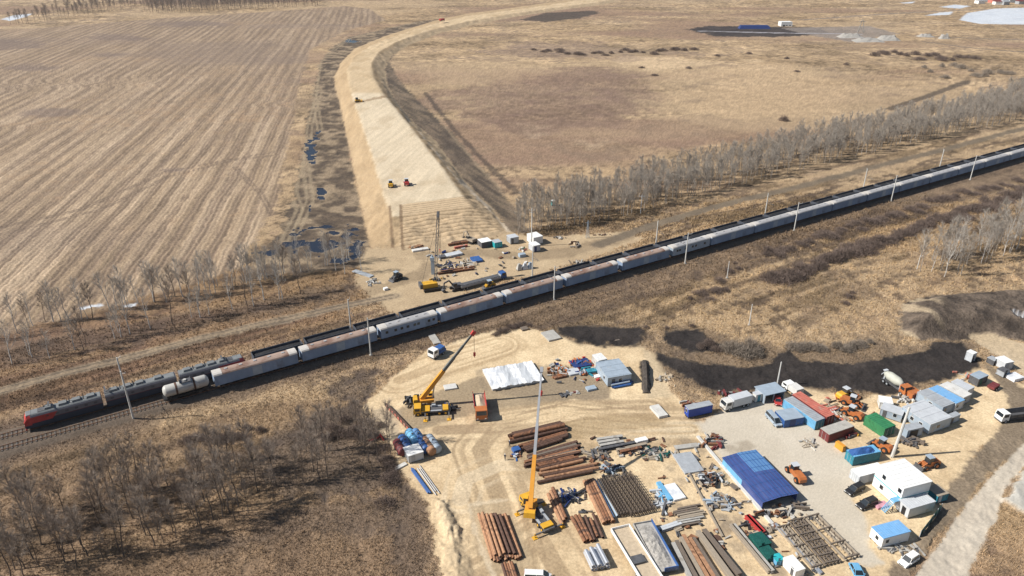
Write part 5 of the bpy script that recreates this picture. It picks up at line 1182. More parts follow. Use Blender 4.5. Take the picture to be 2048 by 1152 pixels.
slab((1337, 1004), (1346, 1002), (1316, 968), .6, 'narrow light blue box frame left of the white panels', 'lblue', 'steel_skip', 'skip', D=6)
# ------------------------------------------------------------ trailers at the bottom
def flat_trailer(near, right, back, label, deck, side, load=None, dark=None):
    n, yaw, L, D = frame3(near, right, back); t = thing('flat_trailer', label, 'trailer', (n.x, n.y, 0), yaw)
    MB().box(.1, L - .1, 0, D, 1.0, 1.25).build('deck', deck, t)
    if side == 'blue': MB().box(L - .14, L, 0, D, .7, 1.95).box(L * .3, L - .14, .0, .14, .9, 1.95).build('blue_side', side, t); MB().box(0, .14, 0, D, .9, 1.55).box(.14, L - .14, D - .14, D, .9, 1.6).build('side_boards', 'conc', t)
    else: MB().box(0, .14, 0, D, .9, 1.75).box(L - .14, L, 0, D, .9, 1.75).box(.14, L - .14, D - .14, D, .9, 1.75).box(.14, L - .14, 0, .14, .9, 1.75).build('side_boards', side, t)
    MB().box(.5, L - .5, .3, D - .3, .55, 1.0).build('frame', 'dgrey', t)
    for y in (1.4, 2.7, 4.0):
        for x in (.3, L - .3):
            o = MB().tube((x - .18, y, .5), (x + .18, y, .5), .5, n=12).build('wheel', 'rubber', t); MB().tube((x - .2, y, .5), (x + .2, y, .5), .22, n=8).build('rim', 'lgrey', o)
    if load: MB().heap(.3, L - .3, .3, D - .3, 1.2, .55, 6, 6, 16).build('load', load, t)
    if dark: MB().box(.4, L * .7, D * .35, D * .48, 1.25, 1.7).build('tool_box', dark, t)
flat_trailer((1290, 1185), (1330, 1174), (1225, 1068), 'white sided flat trailer with sandy deck at the bottom edge', 'sand', 'white', None, 'dgrey')
flat_trailer((1316, 1154), (1356, 1146), (1280, 1056), 'blue sided trailer loaded with grey rubble, right of the white sided one', 'conc', 'blue', 'gravel')
pipes((1345, 1090), (1390, 1180), (1352, 1086), (1398, 1172), 2, .4, ['dwood', 'conc'], 'dull grey brown timber beam next to the blue trailer', 'beams next to the blue trailer', 'timber_beam', 'beam', .5, 0, True)
pipes((1362, 1082), (1408, 1165), (1384, 1076), (1440, 1165), 4, .38, ['wood', 'dwood', 'lrust'], 'long brown timber beam on the sand between trailer and tyres', 'long brown beams', 'timber_beam', 'beam', .8, 0, True)
pipes((1395, 1068), (1462, 1160), (1404, 1064), (1476, 1155), 2, .5, ['dwood', 'wood'], 'wide brown timber beam left of the tyres', 'wide brown beams', 'timber_beam', 'beam', .5, 0, True)
pipes((1462, 1055), (1540, 1150), (1466, 1053), (1545, 1148), 2, .4, ['conc', 'wood'], 'straight grey beam along the green tanks', 'straight beams by the green tanks', 'timber_beam', 'beam', .3, 0, True)
pipes((1350, 1022), (1400, 1012), (1355, 1055), (1406, 1046), 9, .22, ['wood', 'conc', 'dwood'], 'short grey plank in the stack above the long brown beams', 'short grey planks', 'plank', 'plank', 1.0, 0, True)
pipes((1318, 1060), (1355, 1048), (1322, 1064), (1358, 1052), 2, .3, ['lgrey', 'bgrey'], 'pale bluish board left of the short planks', 'pale bluish boards', 'board', 'board', .6, 0, True)
slab((1430, 1090), (1446, 1087), (1424, 1079), .4, 'brown steel plate above the tyres', 'drust', 'steel_plate', 'plate', D=2.2)
slab((1440, 1103), (1450, 1100), (1436, 1095), .5, 'small brown crate between the plate and the tyres', 'rust', 'crate', 'crate', D=1)
for k, (px, py) in enumerate(((1455, 1116), (1466, 1129), (1475, 1141), (1471, 1136))):
    t = thing('tyre', 'black lorry tyre lying flat on the sand by the brown beams', 'tyre', (*W(px, py), .3 if k == 3 else .02), 0, 'lorry tyres on the sand'); 
    n = 18; ro = []
    for rr, z in ((.36, .05), (.62, .02), (.7, .1), (.7, .26), (.62, .34), (.36, .31)): ro.append([(rr * math.cos(2 * math.pi * i / n), rr * math.sin(2 * math.pi * i / n), z) for i in range(n)])
    ro.append(ro[0]); MB().rings(ro, 0, False).build('tread', 'rubber', t, True)
    MB().lathe_x([(.1, .3), (.14, .36), (.2, .36)], 14).build('rim', 'lgrey', t); t.children[-1].rotation_euler = (0, -math.pi / 2, 0)
clutter(1492, 1048, 9, 7, 12, 'dark pallet and hoses at the left of the bright red beam', 'hose_heap', ['black', 'dgrey'], (.4, 1.3), .5, 19)
pipes((1490, 1036), (1524, 1072), (1494, 1035), (1528, 1071), 2, .45, 'red', 'bright red steel beam in front of the hall', 'bright red beams', 'steel_beam', 'beam', .2, 0, True)
box_room((1516, 1103), (1540, 1096), (1498, 1085), 1.4, 'dark green tank box, upper of two by the grey beams', 'tank', 'tank_box', 'dgreen', 'dgreen', ('f', .5, .7, 'dgreen'), D=3.2, skid=.1)
box_room((1534, 1127), (1553, 1121), (1518, 1108), 1.3, 'dark green tank box, lower one with rusty junk on its lid', 'tank', 'tank_box', 'dgreen', 'dgreen', ('f', .5, .7, 'dgreen'), D=2.8, skid=.1)
box_room((1552, 1133), (1566, 1129), (1547, 1127), 1.4, 'bright cyan water tank in front of the lower green tank', 'tank', 'water_tank', 'lblue', 'cyan', ('f', .2, .5, 'teal'), D=1.6, skid=.1)
box_room((1588, 1158), (1606, 1152), (1570, 1140), 2.0, 'white tank box at the bottom edge beside the timber frames', 'tank', 'tank_box', 'white', 'white', ('l', .5, .7, 'dgrey'), D=3.5, skid=.1)
# timber and steel frames of the bottom right
def truss(near, right, back, label, mat, n=4, posts=5):
    n_, yaw, L, D = frame3(near, right, back); t = thing('formwork_truss', label, 'truss', (n_.x, n_.y, 0), yaw, 'trusses below the gravel yard')
    for x in np.linspace(0, L, n): MB().box(x - .14, x + .14, 0, D, .3, .62).build('chord', mat, t)
    for y in np.linspace(.4, D - .4, posts): MB().box(-.25, L + .25, y - .13, y + .13, .62, .86).build('cross_tie', 'dwood', t)
    b = MB()
    ys = np.linspace(.4, D - .4, posts * 2)
    for k in range(len(ys) - 1): b.beam((L * .15, ys[k], .75), (L * .85, ys[k + 1], .75), .1, .1)
    b.build('braces', mat, t); MB().box(0, .3, .2, D - .2, 0, .3).build('bearer', 'dwood', t); MB().box(L - .3, L, .2, D - .2, 0, .3).build('bearer', 'dwood', t)
truss((1626, 1142), (1645, 1137), (1560, 1055), 'brown formwork truss, left of three below the gravel yard', 'wood')
truss((1652, 1134), (1680, 1127), (1588, 1042), 'long dark formwork truss, middle of three below the gravel yard', 'dwood', 5, 7)
truss((1692, 1124), (1718, 1116), (1622, 1034), 'brown formwork truss with wide ties, right of three below the gravel yard', 'wood', 3, 4)
pipes((1548, 1052), (1640, 1150), (1551, 1050), (1643, 1148), 2, .2, ['steel', 'conc'], 'grey rail of the crane track beside the trusses', 'crane rails', 'crane_rail', 'rail', .2, 0, True)
# crane runway kerb that crosses the yard
for (a, b_), lb in ((((1395, 874), (1545, 1050)), 'pale concrete kerb running along the left side of the blue hall'), (((1348, 893), (1445, 1075)), 'low brown kerb of sleepers left of the steel racks')):
    P_, Q_ = WV(*a), WV(*b_); o = MB().beam((0, 0, .2), (Q_.x - P_.x, Q_.y - P_.y, .2), .7 if 'pale' in lb else .4, .4).build('runway_kerb', 'lconc' if 'pale' in lb else 'wood'); o.location = (P_.x, P_.y, .02); tag(o, lb, 'kerb')
slab((1370, 950), (1408, 944), (1358, 908), .45, 'grey steel plate stack left of the blue hall', 'grey', 'plate_stack', 'plates', D=7)
slab((1352, 902), (1398, 896), (1350, 896), .5, 'dull grey beam stack above the plates by the runway', 'conc', 'beam_stack', 'beams', D=1.5)
clutter(1430, 884, 20, 12, 40, 'dark heap of machine parts at the top end of the pale kerb', 'parts_heap', ['dred', 'dgrey', 'rust', 'conc'], (.4, 1.6), .9, 21)
clutter(1418, 962, 22, 16, 46, 'heap of dark scrap and grey boxes left of the blue hall', 'scrap_heap', ['dgrey', 'black', 'rust', 'lgrey', 'wood'], (.4, 1.8), .8, 22)
clutter(1440, 1005, 24, 14, 44, 'heap of grey pipes and drums below the dark scrap', 'drum_heap', ['grey', 'bgrey', 'dgrey', 'wood'], (.4, 1.8), .8, 23)
clutter(1545, 1030, 40, 6, 30, 'row of boxes and drums before the dark front of the hall', 'drum_row', ['dgrey', 'rust', 'conc', 'black'], (.3, 1.1), .8, 24)
clutter(1605, 1017, 12, 5, 14, 'small dark timber heap right of the hall front', 'timber_heap', ['dwood', 'dgrey'], (.5, 1.6), .6, 25)
clutter(1615, 886, 14, 7, 16, 'pale planks and a pallet on the gravel below the long containers', 'plank_heap', ['lconc', 'conc', 'wood'], (.8, 2.4), .3, 26)
clutter(1690, 866, 26, 9, 44, 'colourful junk on the ground between red container and green container', 'junk_heap', ['dred', 'wood', 'yellow', 'lgrey', 'dgrey'], (.4, 1.6), .9, 27)
clutter(1660, 824, 22, 14, 44, 'pale boards and pink sheets right of the red roofed container', 'board_heap', ['lconc', 'lred', 'wood', 'offwhite'], (.8, 3), .5, 28)
clutter(1695, 800, 26, 10, 34, 'dark machine parts among the orange loaders', 'parts_heap', ['dgrey', 'orange', 'black', 'rust'], (.5, 1.8), 1.0, 29)
clutter(1822, 886, 22, 8, 36, 'stack of dark grey pallets below the open grey cabin', 'pallet_heap', ['dgrey', 'dwood'], (.9, 1.6), .9, 30)
clutter(1810, 800, 26, 8, 26, 'white boxes and pallets behind the low sheds', 'box_heap', ['offwhite', 'dgrey', 'conc'], (.5, 1.6), .7, 31)
clutter(1795, 1100, 36, 7, 30, 'grey pallets and rubble before the blue roofed cabin', 'pallet_heap', ['conc', 'dgrey', 'wood'], (.5, 1.6), .4, 32)
clutter(1945, 752, 26, 7, 20, 'orange and pink junk at the far end of the cabin row', 'junk_heap', ['orange', 'lred', 'conc'], (.4, 1.4), .6, 33)
clutter(1330, 760, 20, 16, 26, 'pale rubble on the sandy bank east of the storage pad', 'rubble_heap', ['conc', 'sand', 'wood'], (.4, 1.3), .5, 34)
clutter(1472, 790, 40, 8, 34, 'dark drums and pallets behind the silver truck', 'drum_heap', ['dgrey', 'black', 'dred', 'conc'], (.4, 1.4), .9, 35)
clutter(1378, 812, 16, 5, 16, 'rusty red tank and scrap behind the blue trailer', 'scrap_heap', ['dred', 'rust', 'conc'], (.6, 2.2), .8, 36)
for k, (px, py, lb, m_) in enumerate(((1300, 880, 'pale offcut', 'conc'), )):
    pass
n_, yw, L_, D_ = frame3((1838, 1075), (1842, 1078), (1882, 1024))
t = thing('mesh_fence', 'grey green mesh fence panels between the grey cabin and the road', 'fence', (*W(1838, 1076), 0), 0)
a_, b_ = WV(1838, 1076), WV(1880, 1022); dv = b_ - a_
b = MB().beam((0, 0, 1.0), (dv.x, dv.y, 1.0), .04, 1.8); b.build('panels', 'dgreen', t)
b = MB()
for k in range(6): b.tube((dv.x * k / 5, dv.y * k / 5, 0), (dv.x * k / 5, dv.y * k / 5, 2.1), .06, n=6)
b.build('posts', 'lgrey', t)
# dark ridge added at the storage pad's edge, shade put into its colour
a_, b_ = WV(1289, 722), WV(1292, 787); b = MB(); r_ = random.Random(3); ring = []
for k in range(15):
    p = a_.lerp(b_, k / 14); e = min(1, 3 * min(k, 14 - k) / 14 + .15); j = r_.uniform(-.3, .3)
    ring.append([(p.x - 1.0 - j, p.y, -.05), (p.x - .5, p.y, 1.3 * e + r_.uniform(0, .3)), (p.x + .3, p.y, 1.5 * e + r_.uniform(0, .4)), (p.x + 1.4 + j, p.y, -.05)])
tag(b.rings(ring).build('shade_ridge', 'soil'), 'added dark ridge standing for shade at the east edge of the storage pad', 'shade ridge')
# ------------------------------------------------------------ poles and far structures
post((1784, 914), 14.2, .42, 'tall thick concrete pole standing beside the blue container', lean=(.8, 0))
post((1554, 771), 7.5, .25, 'short concrete pole on the haul road behind the open garage')
post((1498, 651), 7.5, .2, 'concrete pole in the dry grass above the pale round bush')
post((1454, 556), 6.5, .18, 'short concrete pole in the grass near the railway')
post((1063, 492), 15.5, .26, 'tall wooden power pole with cross arms behind the white cabins', 'lconc', 'power_pole', 'pole', 2)
post((1281, 427), 8.5, .16, 'thin power pole in front of the tree belt', 'lgrey', 'power_pole', 'pole', 1)
t = thing('lattice_mast', 'thin bluish lattice mast on the sand right of the white cabins', 'mast', (*W(1175, 476), 0), .3)
b = MB()
for sx in (-1, 1):
    for sy in (-1, 1): b.beam((sx * .6, sy * .6, 0), (sx * .12, sy * .12, 7.4), .08, .08)
for k in range(7):
    z0, z1 = k * 1.05, (k + 1) * 1.05; w0, w1 = .6 - .065 * k, .6 - .065 * (k + 1)
    for sy in (-1, 1): b.beam((-w0, sy * w0, z0), (w1, sy * w1, z1), .05, .05).beam((sy * w0, w0, z0), (sy * w1, -w1, z1), .05, .05)
b.build('legs', 'bgrey', t); MB().beam((-1.2, 0, 6.6), (1.2, 0, 6.6), .1, .1).build('cross_arm', 'bgrey', t)
box_room((1562, 53), (1584, 53), (1562, 46), 5.2, 'white hall far away beside the coal yard', 'building', 'far_building', 'white', 'white', ('f', 2, 3, 'dgrey'), (('f', 6, 2), ('f', 10, 2)), D=12, skid=0)
o = MB().box(-19, 19, -5, 5, 0, 3.2, 0, 1.5, 2).box(-18, 17, -3, 3, 3.2, 4, 0, 1, 1).build('covered_stack', 'navy'); o.location = (*W(1508, 57), 0); tag(o, 'long dark blue covered stack far away left of the white hall', 'stack')
for k, (px, py, w_, h_) in enumerate(((1700, 74, 30, 4), (1735, 82, 34, 3.5), (1775, 80, 26, 5), (1850, 73, 20, 3), (1888, 77, 12, 5))):
    o = MB().heap(-w_ / 2, w_ / 2, -w_ / 3, w_ / 3, 0, h_, k, 8, 6).build('gravel_heap', 'gravel'); o.location = (*W(px, py), -.2)
    tag(o, ['grey gravel heap left of the far pylon foot', 'wide grey gravel heap in front of the far pylon', 'tall grey gravel heap right of the far pylon', 'small brown gravel heap beside the far track', 'pointed pale heap farthest right along the far track'][k], 'gravel heap')
o = MB()
for sx in (-1, 1): o.beam((sx * 4, 0, 0), (sx * .7, 0, 15), .5, .5).beam((sx * 4, 0, 0), (-sx * 2.2, 0, 8), .3, .3)
o.beam((-4, 0, 13), (4, 0, 13), .5, .5); o = o.build('conveyor_frame', 'conc'); o.location = (*W(1721, 66), 0); tag(o, 'pale steel frame standing among the far gravel heaps', 'frame')
for k in range(14):
    px, py = 1960 + k * 8 + rnd.uniform(-3, 3), 6 + rnd.uniform(-3, 8) - 4; x, y = W(px, py)
    t = thing('far_house', 'tiny far house at the upper right corner beyond the ice', 'house', (x, y, 0), rnd.uniform(-.4, .4), 'far houses beyond the ice')
    MB().box(-6, 6, -5, 5, 0, 5).build('walls', ['white', 'dgrey', 'grey', 'lred'][k % 4], t); MB().prism([(-5.6, 4.9), (5.6, 4.9), (0, 8)], -6.5, 6.5).build('roof', ['grey', 'dred', 'bgrey'][k % 3], t)
# ------------------------------------------------------------ embankment machines
roller((784, 400), (783, 392), 'yellow road roller on the pale embankment, left of two', 'yellow')
roller((816, 397), (814, 388), 'red road roller on the pale embankment, right of two', 'red')
c_ = W(716, 204, EH); t = thing('bulldozer', 'yellow bulldozer working at the brown edge on the embankment', 'bulldozer', (c_[0], c_[1], EH), .35)
tracks(t, 4.2, 1.1); MB().box(-1.8, 1.6, -.9, .9, .7, 1.7).build('body', 'yellow', t); MB().box(-1.5, .2, -.8, .8, 1.7, 3.0, 0, .1, .1).build('cab', 'glass', t); MB().box(2.4, 2.7, -1.9, 1.9, .1, 1.4).beam((.5, -1.3, .6), (2.4, -1.3, .6), .2, .25).beam((.5, 1.3, .6), (2.4, 1.3, .6), .2, .25).build('blade', 'yellow', t)
c_ = W(884, 42, EH); t = thing('dump_truck', 'tiny red dump truck far along the embankment curve', 'truck', (c_[0], c_[1], EH), .9)
MB().box(-4, 1.5, -1.3, 1.3, 1.0, 2.9).build('dump_bed', 'red', t); truck_cab(t, 1.7, 3.9, 2.9, 'red'); wheels(t, (-2.8, -1.4, 2.8), 1.05, .55, .35)
# ------------------------------------------------------------ site north of the railway
c0 = WV(862, 578); t = thing('crawler_crane', 'yellow crawler crane with tall grey lattice boom, north of the railway', 'crane', (c0.x, c0.y, 0), .35)
tracks(t, 6.0, 2.0, 1.0, .8); MB().box(-3.2, 2.2, -1.5, 1.5, 1.1, 2.6, 0, .1, .1).build('house', 'yellow', t); MB().box(-4.0, -3.1, -1.6, 1.6, 1.2, 2.8).build('counterweight', 'dgrey', t); MB().box(.9, 2.4, .6, 1.6, 1.6, 3.2, 0, .1, .1).build('cab', 'glass', t)
inv = Matrix.Rotation(-.35, 4, 'Z'); tipw = inv @ (WV(876, 432, 24) - c0); ft = Vector((1.6, -.1, 2.2))
b = MB(); bd = (tipw - ft); bl = bd.length; bd.normalize(); ba = bd.cross(Vector((0, 0, 1))).normalized(); bb = ba.cross(bd)
cor = [ba * .42 + bb * .42, ba * -.42 + bb * .42, ba * -.42 - bb * .42, ba * .42 - bb * .42]
for cc in cor: b.beam(ft + cc, tipw + cc * .7, .09, .09)
nseg = 14
for k in range(nseg):
    for i in range(4):
        b.beam(ft + bd * bl * k / nseg + cor[i], ft + bd * bl * (k + 1) / nseg + cor[(i + 1) % 4], .05, .05)
b.build('lattice_boom', 'dgrey', t); MB().beam(tipw - bd * .5, tipw + bd * 1.6, 0.8, 0.9).build('boom_head', 'dgrey', t)
MB().tube(tipw, (tipw.x, tipw.y, 12), .06, n=5).tube((tipw.x + .4, tipw.y, tipw.z), (tipw.x + .4, tipw.y, 12), .06, n=5).tube(tipw, (-3, 0, 2.8), .05, n=5).build('ropes', 'black', t)
x, y = W(866, 548); o = MB().box(-.55, .55, -.5, .5, 0, 6.0).box(-.7, .7, -.65, .65, 5.4, 6.6).tube((0, 0, 6.5), (0, 0, 7.4), .3, n=8).build('pile_hammer', 'bgrey'); o.location = (x, y, .02); tag(o, 'upright blue grey pile driving hammer behind the crawler crane', 'pile hammer')
excavator((925, 576), (900, 582), 'dark excavator right of the yellow crawler crane', 'dgrey', 5)
lorry((918, 580), (1012, 556), 'long grey lorry with bright blue cab beside the farther train', 'blue', 'flat', 'grey', 'dgrey', L=18)
loader((986, 575), (972, 578), 'small yellow orange loader in front of the long grey lorry', 'yellow', True, L=4.2, small=True)
excavator((950, 488), (934, 482), 'brown excavator behind the long dark pipes north of the railway', 'wood', 4.8)
pipes((900, 492), (937, 486), (902, 489), (940, 483), 3, .5, ['drust', 'rust'], 'long dark rusty pipe below the combed slope', 'dark pipes below the combed slope', jit=.8)
pipes((908, 498), (935, 493), (909, 497), (936, 492), 1, .4, 'lred', 'faded red beam in front of the dark pipes', 'faded red beam', 'steel_beam', 'beam', .2, 0, True)
container((964, 497), (984, 493), (961, 488), 'white topped container right of the dark pipes', 'dgrey', 'white', 2.4, D=4)
container((990, 497), (1004, 494), (988, 490), 'turquoise container beside the white topped one', 'cyan', 'lgrey', 2.3, D=3.2)
box_room((1021, 489), (1037, 486), (1018, 481), 2.7, 'grey cabin left of the tall power pole', 'cabin', wall='grey', roof='lgrey', door=('f', .5, .9, 'dgrey'), D=3.4)
box_room((1067, 491), (1085, 487), (1062, 479), 3.2, 'white cabin right of the tall power pole, upper of two', 'cabin', wall='white', roof='white', win=(('l', 1.2, .9),), D=5)
box_room((1067, 505), (1080, 502), (1062, 497), 2.7, 'smaller white cabin with blue grey front, lower of two', 'cabin', wall='lgrey', roof='white', door=('f', .5, .9, 'navy'), D=3.6)
box_room((1104, 412), (1111, 411), (1103, 409), 2.4, 'turquoise portable toilet among the bare trees', 'toilet', 'portable_toilet', 'cyan', 'white', ('f', .15, .8, 'teal'), D=1.3, skid=.05, L=1.3)
slab((826, 505), (858, 500), (825, 502), .6, 'long white board stack below the embankment ruts', 'offwhite', 'board_stack', 'boards', D=2)
clutter(832, 494, 18, 4, 30, 'brown heap of timber at the foot of the ruts', 'timber_heap', ['wood', 'lrust'], (.6, 2), .5, 41)
slab((894, 517), (926, 510), (892, 511), .8, 'lilac wrapped sheet stack in the northern site', 'lgrey', 'sheet_stack', 'sheets', D=3)
slab((880, 519), (893, 517), (879, 514), .8, 'dark wrapped stack left of the lilac sheet stack', 'dgrey', 'sheet_stack', 'sheets', D=2.5)
slab((948, 527), (966, 524), (942, 511), .8, 'blue pile of panels at the right of the timber heaps', 'blue', 'panel_pile', 'panels', D=4.5)
clutter(893, 535, 22, 8, 40, 'mixed heap of timber and dark bundles behind the hammer', 'timber_heap', ['wood', 'navy', 'sand', 'dgrey'], (.6, 2.2), .9, 42)
clutter(930, 530, 26, 10, 44, 'pale heap of boards in the middle of the northern site', 'board_heap', ['conc', 'sand', 'wood', 'offwhite'], (.6, 2.2), .8, 43)
pipes((878, 549), (944, 540), (880, 546), (946, 536), 2, .35, ['dred', 'rust'], 'dark red beam in front of the timber heaps of the northern site', 'dark red beams', 'steel_beam', 'beam', 1, 0, True)
t = thing('hopper_frame', 'pale green grey hopper frames on the sand before the farther train', 'hopper', (*W(1050, 538), 0), .3)
for dx in (-2.2, 0, 2.0):
    MB().add([(dx - 1, -1, .2), (dx + 1, -1, .2), (dx + 1, 1, .2), (dx - 1, 1, .2), (dx - .4, -.4, 2.4), (dx + .4, -.4, 2.4), (dx + .4, .4, 2.4), (dx - .4, .4, 2.4)], [(0, 1, 5, 4), (1, 2, 6, 5), (2, 3, 7, 6), (3, 0, 4, 7), (4, 5, 6, 7)]).build('hopper', ['conc', 'bgrey', 'lgrey'][int(dx + 2.2) % 3], t)
MB().box(-3.4, 3.2, -.1, .1, 0, .2).build('base', 'dgrey', t)
slab((1040, 516), (1052, 514), (1039, 512), 1.2, 'greenish box behind the hopper frames', 'bgrey', 'crate', 'crate', D=2)
clutter(1045, 500, 12, 4, 12, 'pink and white parts left of the lower white cabin', 'parts_heap', ['offwhite', 'lred', 'dgreen'], (.4, 1), .6, 44)
clutter(1150, 492, 14, 8, 18, 'brown rubble mound with a dark top right of the white cabins', 'rubble_heap', ['sand', 'conc', 'drust'], (.5, 1.6), 1.2, 45)
clutter(1118, 477, 14, 4, 12, 'small pale debris before the tree belt', 'debris_heap', ['offwhite', 'dgrey', 'wood'], (.4, 1.2), .6, 46)
clutter(1157, 525, 18, 4, 16, 'low pale green timber stack by the farther train', 'timber_heap', ['conc', 'dwood'], (.8, 2), .5, 47)
clutter(1205, 470, 24, 3, 12, 'row of small stones at the tree belt edge', 'stone_row', ['drust', 'wood'], (.3, .7), .5, 48)
slab((740, 556), (748, 552), (718, 526), .35, 'dark grey ramp slab at the west side of the northern site', 'grey', 'ramp_slab', 'slab', D=9)
clutter(745, 566, 14, 6, 30, 'white and grey concrete debris below the ramp slab', 'concrete_debris', ['lconc', 'conc', 'offwhite'], (.4, 1.3), .8, 49)
t = loader((800, 556), (786, 562), 'black small machine standing alone on the sand near the ramp slab', 'dgrey', True, L=4.6, small=True)
slab((769, 582), (777, 580), (768, 578), .8, 'single white block on the sand edge by the rail track', 'white', 'concrete_block', 'block', D=1.2)
clutter(875, 560, 14, 4, 14, 'dark rigging beside the crawler crane tracks', 'rigging_heap', ['black', 'dgrey', 'yellow'], (.5, 1.5), .7, 50)
person(880, 505, 'worker in red standing near the timber heaps', .8, 'red')
slab((1225, 684), (1240, 681), (1224, 679), .2, 'dark plank at the culvert by the dark soil patch', 'dwood', 'plank', 'plank', D=1)

# ------------------------------------------------------------ small things strewn over the yard
def strewn(poly, n, label, group, mats, name, sz, seed, hmax=.35):
    r = random.Random(seed); xs = [q[0] for q in poly]; ys = [q[1] for q in poly]; k = 0; out = 0
    while out < n and k < n * 40:
        k += 1; px, py = r.uniform(min(xs), max(xs)), r.uniform(min(ys), max(ys)); c = False
        for (ax, ay), (bx, by) in zip(poly, poly[1:] + poly[:1]):
            if (ay > py) != (by > py) and px < (bx - ax) * (py - ay) / (by - ay) + ax: c = not c
        if not c: continue
        out += 1; m = r.choice(mats); L = r.uniform(*sz); a = r.choice((.24, -1.33)) + r.gauss(0, .4); b = MB()
        for j in range(r.choice((1, 1, 2, 3))): b.beam((-L / 2, j * .35 - .3, .1 + .04 * j), (L / 2 * r.uniform(.7, 1), j * .35 - .3 + r.gauss(0, .1), .1 + .05 * j + r.uniform(0, hmax)), r.uniform(.15, .5), r.uniform(.08, hmax), 0)
        o = b.build(name, m); x, y = W(px, py); o.location = (x, y, .03); o.rotation_euler = (0, 0, a); tag(o, label, 'offcut', group)
strewn([(1345, 900), (1400, 890), (1500, 1010), (1560, 1060), (1500, 1080), (1440, 1040), (1370, 960)], 46, 'loose grey or rusty offcut on the strip left of the blue hall', 'offcuts left of the blue hall', ['dgrey', 'rust', 'conc', 'wood', 'grey', 'dwood'], 'offcut', (.6, 2.4), 61)
strewn([(1180, 870), (1330, 880), (1350, 960), (1200, 960), (1150, 930)], 34, 'loose timber or steel offcut among the piles in the middle of the yard', 'offcuts in the middle yard', ['dgrey', 'rust', 'conc', 'wood', 'drust'], 'offcut', (.6, 2.6), 62)
strewn([(1320, 1005), (1420, 1000), (1480, 1090), (1420, 1100), (1330, 1060)], 26, 'loose offcut on the sand round the short grey planks', 'offcuts round the short planks', ['wood', 'conc', 'dgrey', 'rust'], 'offcut', (.5, 2.0), 63)
strewn([(1480, 1060), (1560, 1050), (1640, 1150), (1540, 1150)], 26, 'loose offcut on the sand round the green tanks', 'offcuts round the green tanks', ['wood', 'conc', 'dgrey', 'rust', 'lgrey'], 'offcut', (.5, 1.8), 64)
strewn([(1660, 790), (1750, 800), (1740, 860), (1640, 880), (1620, 840)], 34, 'loose part on the ground among containers and orange loaders', 'loose parts among the containers', ['dgrey', 'rust', 'offwhite', 'orange', 'lred', 'wood'], 'offcut', (.5, 1.8), 65, .6)
strewn([(850, 500), (1010, 495), (1080, 520), (1020, 550), (880, 560)], 40, 'loose board or part on the sand of the northern site', 'loose parts of the northern site', ['dgrey', 'rust', 'offwhite', 'wood', 'conc', 'navy'], 'offcut', (.6, 2.2), 66, .6)
strewn([(1100, 720), (1190, 715), (1200, 765), (1110, 770)], 30, 'loose coloured part on the storage pad beside the double cabin', 'loose parts of the storage pad', ['dgrey', 'rust', 'red', 'orange', 'navy', 'conc', 'lgrey'], 'offcut', (.5, 2.0), 67, .6)
strewn([(1130, 980), (1170, 975), (1180, 1030), (1120, 1010)], 14, 'dark offcut on the sand between the orange crane and the rebar cage', 'dark offcuts by the crane', ['dgrey', 'dwood', 'black'], 'offcut', (.8, 2.4), 68)
strewn([(1770, 790), (1850, 780), (1960, 750), (1930, 790), (1830, 860), (1760, 830)], 20, 'loose box or pallet between the cabins at the right', 'loose boxes between the cabins', ['offwhite', 'dgrey', 'wood', 'lgrey'], 'offcut', (.5, 1.4), 69, .7)
strewn([(1540, 1010), (1610, 1010), (1640, 1040), (1560, 1050)], 16, 'small box or board before the open end of the blue hall', 'small boxes before the hall', ['dgrey', 'wood', 'conc', 'rust'], 'offcut', (.4, 1.2), 70, .6)
slab((1684, 905), (1690, 903), (1678, 890), 1.6, 'upright orange and yellow board stack at the left end of the blue tarped container', 'boom', 'board_stack', 'boards', D=2.4)
